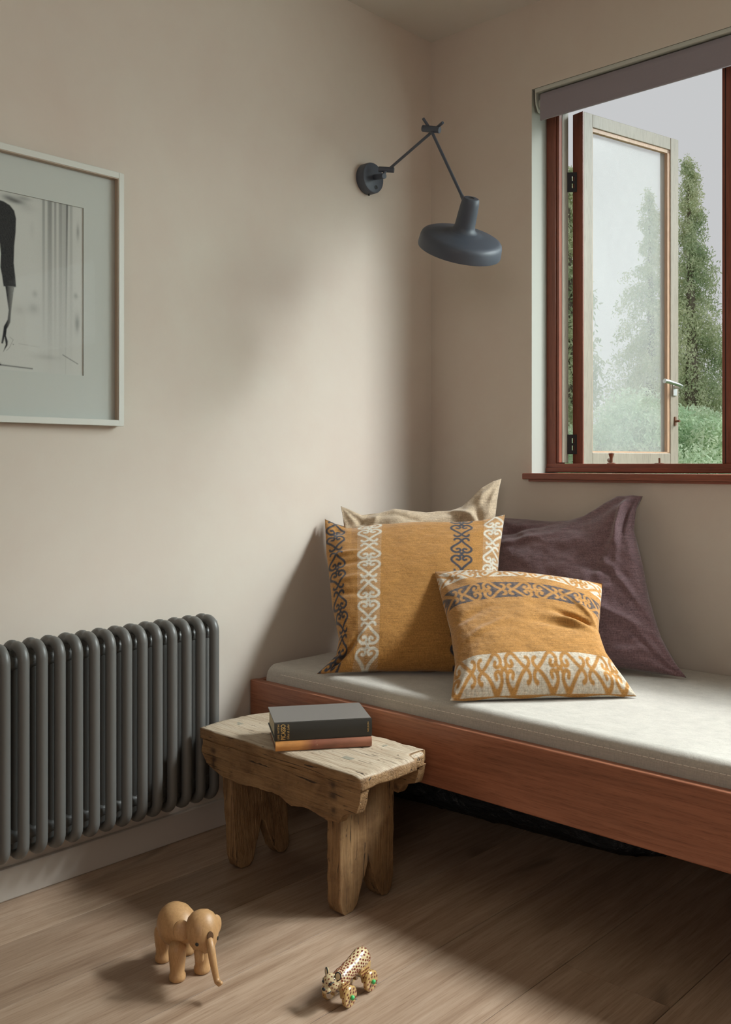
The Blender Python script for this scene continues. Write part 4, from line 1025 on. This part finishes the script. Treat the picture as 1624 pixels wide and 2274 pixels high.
def L(f, l_, z): return mid+fwd*f+lat*l_+Vector((0, 0, z))
wb = (wF-wB).length/2
R3 = Matrix((fwd, lat, Vector((0, 0, 1)))).transposed()
# body: lofted along f
secs = [(-wb-.016, .050, .005, .007), (-wb-.0145, .0515, .012, .015), (-wb-.008, .0525, .0150, .0195), (-wb+.004, .0525, .0160, .0210), (-wb+.018, .0505, .0152, .0180), (0, .048, .0147, .0160), (wb-.018, .0455, .0146, .0152), (wb-.004, .0435, .0155, .0155), (wb+.008, .0425, .0140, .0140), (wb+.016, .042, .0105, .011)]
def loft(mb_, secs_, seg=24):
    vs_ = []
    for f_, z_, ry_, rz_ in secs_:
        for k in range(seg):
            t_ = 2*PI*k/seg; vs_.append(L(f_, math.cos(t_)*ry_, z_+math.sin(t_)*rz_))
    n_ = len(secs_); fs_ = [(i*seg+k, i*seg+(k+1) % seg, (i+1)*seg+(k+1) % seg, (i+1)*seg+k) for i in range(n_-1) for k in range(seg)]
    fs_ += [tuple(range(seg)), tuple((n_-1)*seg+k for k in range(seg))]; mb_.add(vs_, fs_)
mb = MB(); loft(mb, secs); bodyL = mb.build('body', 'spots', LP, smooth='all', origin=mid)
def lplate(pts, l0, l1, name, mat, bev=.001):
    mb_ = MB(); mb_.prism(pts, lambda u, v_, t_: L(u, t_, v_), l0, l1); return mb_.build(name, mat, LP, smooth=True, bevel=bev, origin=mid)
for s_ in (-1, 1):
    a, b = sorted((s_*.006, s_*.0150))
    lplate([(-wb-.012, .048), (-wb-.010, .026), (-wb-.006, .012), (-wb+.006, .012), (-wb+.010, .024), (-wb+.020, .036), (-wb+.018, .05)], a, b, 'leg', 'spots2')
    lplate([(wb-.014, .044), (wb-.012, .03), (wb-.006, .012), (wb+.006, .012), (wb+.009, .03), (wb+.010, .044)], a, b, 'leg', 'spots2')
for f_ in (-wb, wb):
    MB().tube([L(f_, -halfw-.012, .0185), L(f_, halfw+.012, .0185)], .0016, 8).build('axle', 'steel', LP, smooth=True, origin=mid)
    for s_ in (-1, 1):
        o_ = L(f_, s_*(halfw-.0045), .0185)
        o2_ = lat*s_
        whl = MB().lathe([(.005, -.0045), (.0165, -.0045), (.0185, -.0025), (.0185, .0025), (.0165, .0045), (.005, .0045)], o_, tuple(lat*s_), 32).build('wheel', 'spots2', LP, smooth=True, origin=mid)
        dt = MB()
        for k in range(15):
            r_k, a_k = ((.0142, 2*PI*k/9) if k < 9 else (.0088, 2*PI*(k-9)/6+.3))
            c_k = o_+o2_*.0046+fwd*(math.cos(a_k)*r_k)+Vector((0, 0, math.sin(a_k)*r_k)); dt.lathe([(.0021, -.0006), (.0021, .0002)], c_k, tuple(o2_), 8)
        for k in range(14):
            a_k = 2*PI*(k+.5)/14; rad_ = fwd*math.cos(a_k)+Vector((0, 0, math.sin(a_k))); dt.lathe([(.0014, -.0006), (.0014, .0002)], o_+rad_*.0184, tuple(rad_), 8)
        d_ = dt.build('painted_spots', 'spot_red', whl, origin=mid); d_['kind'] = 'stuff'
        MB().ball(L(f_, s_*(halfw+.003), .0185), .0042, 14, 8).build('hub_bead', 'green', whl, smooth='all')
    MB().ball(L(f_, -.0165, .0185), .003, 12, 8).build('inner_bead', 'green', LP, smooth='all')
# head: turned a little to the camera's left
hL = L(wb+.024, -.001, .046)
mb = MB(); mb.ball(hL, .0155, 24, 16, (1.0, .98, 1.06), R3); mb.ball(L(wb+.036, -.001, .0405), .0092, 18, 12, (1.0, 1.05, .85), R3); hdL = mb.build('head', 'spots', LP, smooth='all', origin=mid)
MB().tube([L(wb+.006, 0, .044), hL], [.0115, .012], 16).build('neck', 'spots', LP, smooth=True, origin=mid)
for s_ in (-1, 1):
    ec = L(wb+.020, s_*.0125, .0605)
    e_o = MB().lathe([(.002, -.002), (.0062, -.002), (.0062, .0015), (.0045, .002)], ec, tuple(fwd*.9+lat*s_*.5), 18, sq=(1.25, .85), xdir=(0, 0, 1)).build('ear', 'spots', hdL, smooth=True, origin=mid)
    tor = MB(); pr_ = []
    axE = (fwd*.9+lat*s_*.5).normalized(); uE = Vector((0, 0, 1)); vE = axE.cross(uE).normalized()
    for k in range(18): t_ = 2*PI*k/18; pr_.append(ec+axE*.001+uE*(math.cos(t_)*.0072)+vE*(math.sin(t_)*.005))
    tor.tube(pr_, .0013, 6, closed=True); tor.build('ear_outline', 'ink', hdL, smooth='all', origin=mid)
    MB().ball(L(wb+.0365, s_*.0075, .0515), .0028, 10, 6, (.6, 1.3, .9), R3).build('eye', 'ink', hdL, smooth='all', origin=mid)
    MB().tube([L(wb+.0375, s_*.0035, .0475), L(wb+.0375, s_*.0075, .0525), L(wb+.031, s_*.0125, .0545)], [.0008, .0014, .0008], 6).build('brow', 'ink', hdL, smooth='all', origin=mid)
    MB().tube([L(wb+.043, s_*.0012, .0385), L(wb+.041, s_*.0065, .0375), L(wb+.036, s_*.0092, .040)], [.0012, .0013, .0006], 6).build('mouth', 'ink', hdL, smooth='all', origin=mid)
MB().ball(L(wb+.0445, -.001, .0435), .0034, 12, 8, (.7, 1.2, .9), R3).build('nose', 'ink', hdL, smooth='all', origin=mid)
MB().tube([L(-wb-.012, 0, .054), L(-wb-.017, 0, .045), L(-wb-.017, .001, .032)], [.0022, .002, .0015], 8).build('tail', 'spots', LP, smooth=True, origin=mid)

def paint(ob, samples, r_, par_):
    bv_ = BVHTree.FromPolygons([tuple(v.co+mid) for v in ob.data.vertices], [tuple(p.vertices) for p in ob.data.polygons]); dt = MB()
    for src, dr in samples:
        q = bv_.ray_cast(src, dr)
        if q[0] is None: continue
        n_ = q[1] if q[1].dot(dr) < 0 else -q[1]
        dt.lathe([(r_, -.0006), (r_, .00025)], q[0], tuple(n_), 8, sq=(1.15, .9), xdir=tuple(fwd+Vector((0, 0, .3))))
    o_ = dt.build('painted_spots', 'spot_red', par_, origin=mid); o_['kind'] = 'stuff'
sm_ = []
k = 0; f_ = -wb-.013
while f_ < wb+.012:
    for j in range(17):
        a_ = 2*PI*(j+.5*(k % 2))/17+random.uniform(-.05, .05); dr = lat*math.cos(a_)+Vector((0, 0, math.sin(a_)))
        sm_.append((L(f_+random.uniform(-.0006, .0006), 0, .047)+dr*.05, -dr))
    f_ += .0062; k += 1
paint(bodyL, sm_, .0021, bodyL)
sm_ = []
for k in range(70):
    z_ = 1-2*(k+.5)/70; a_ = k*2.399963; r0 = math.sqrt(1-z_*z_); dr = fwd*(math.cos(a_)*r0)+lat*(math.sin(a_)*r0)+Vector((0, 0, z_)); sm_.append((hL+dr*.06, -dr))
paint(hdL, sm_, .0014, hdL)
sm_ = []
for lg in [c for c in LP.children if c.name.startswith('leg')]:
    xs_ = [Vector(v.co).dot(lat) for v in lg.data.vertices]; fs_ = [Vector(v.co).dot(fwd) for v in lg.data.vertices]
    s_ = 1 if sum(xs_) > 0 else -1; fc = sum(fs_)/len(fs_); sm_ = []
    for i_ in range(-2, 3):
        for z_ in range(4): sm_.append((mid+fwd*(fc+i_*.005+(z_ % 2)*.0025)+lat*s_*.05+Vector((0, 0, .020+z_*.0062)), -lat*s_))
    paint(lg, sm_, .0018, lg)
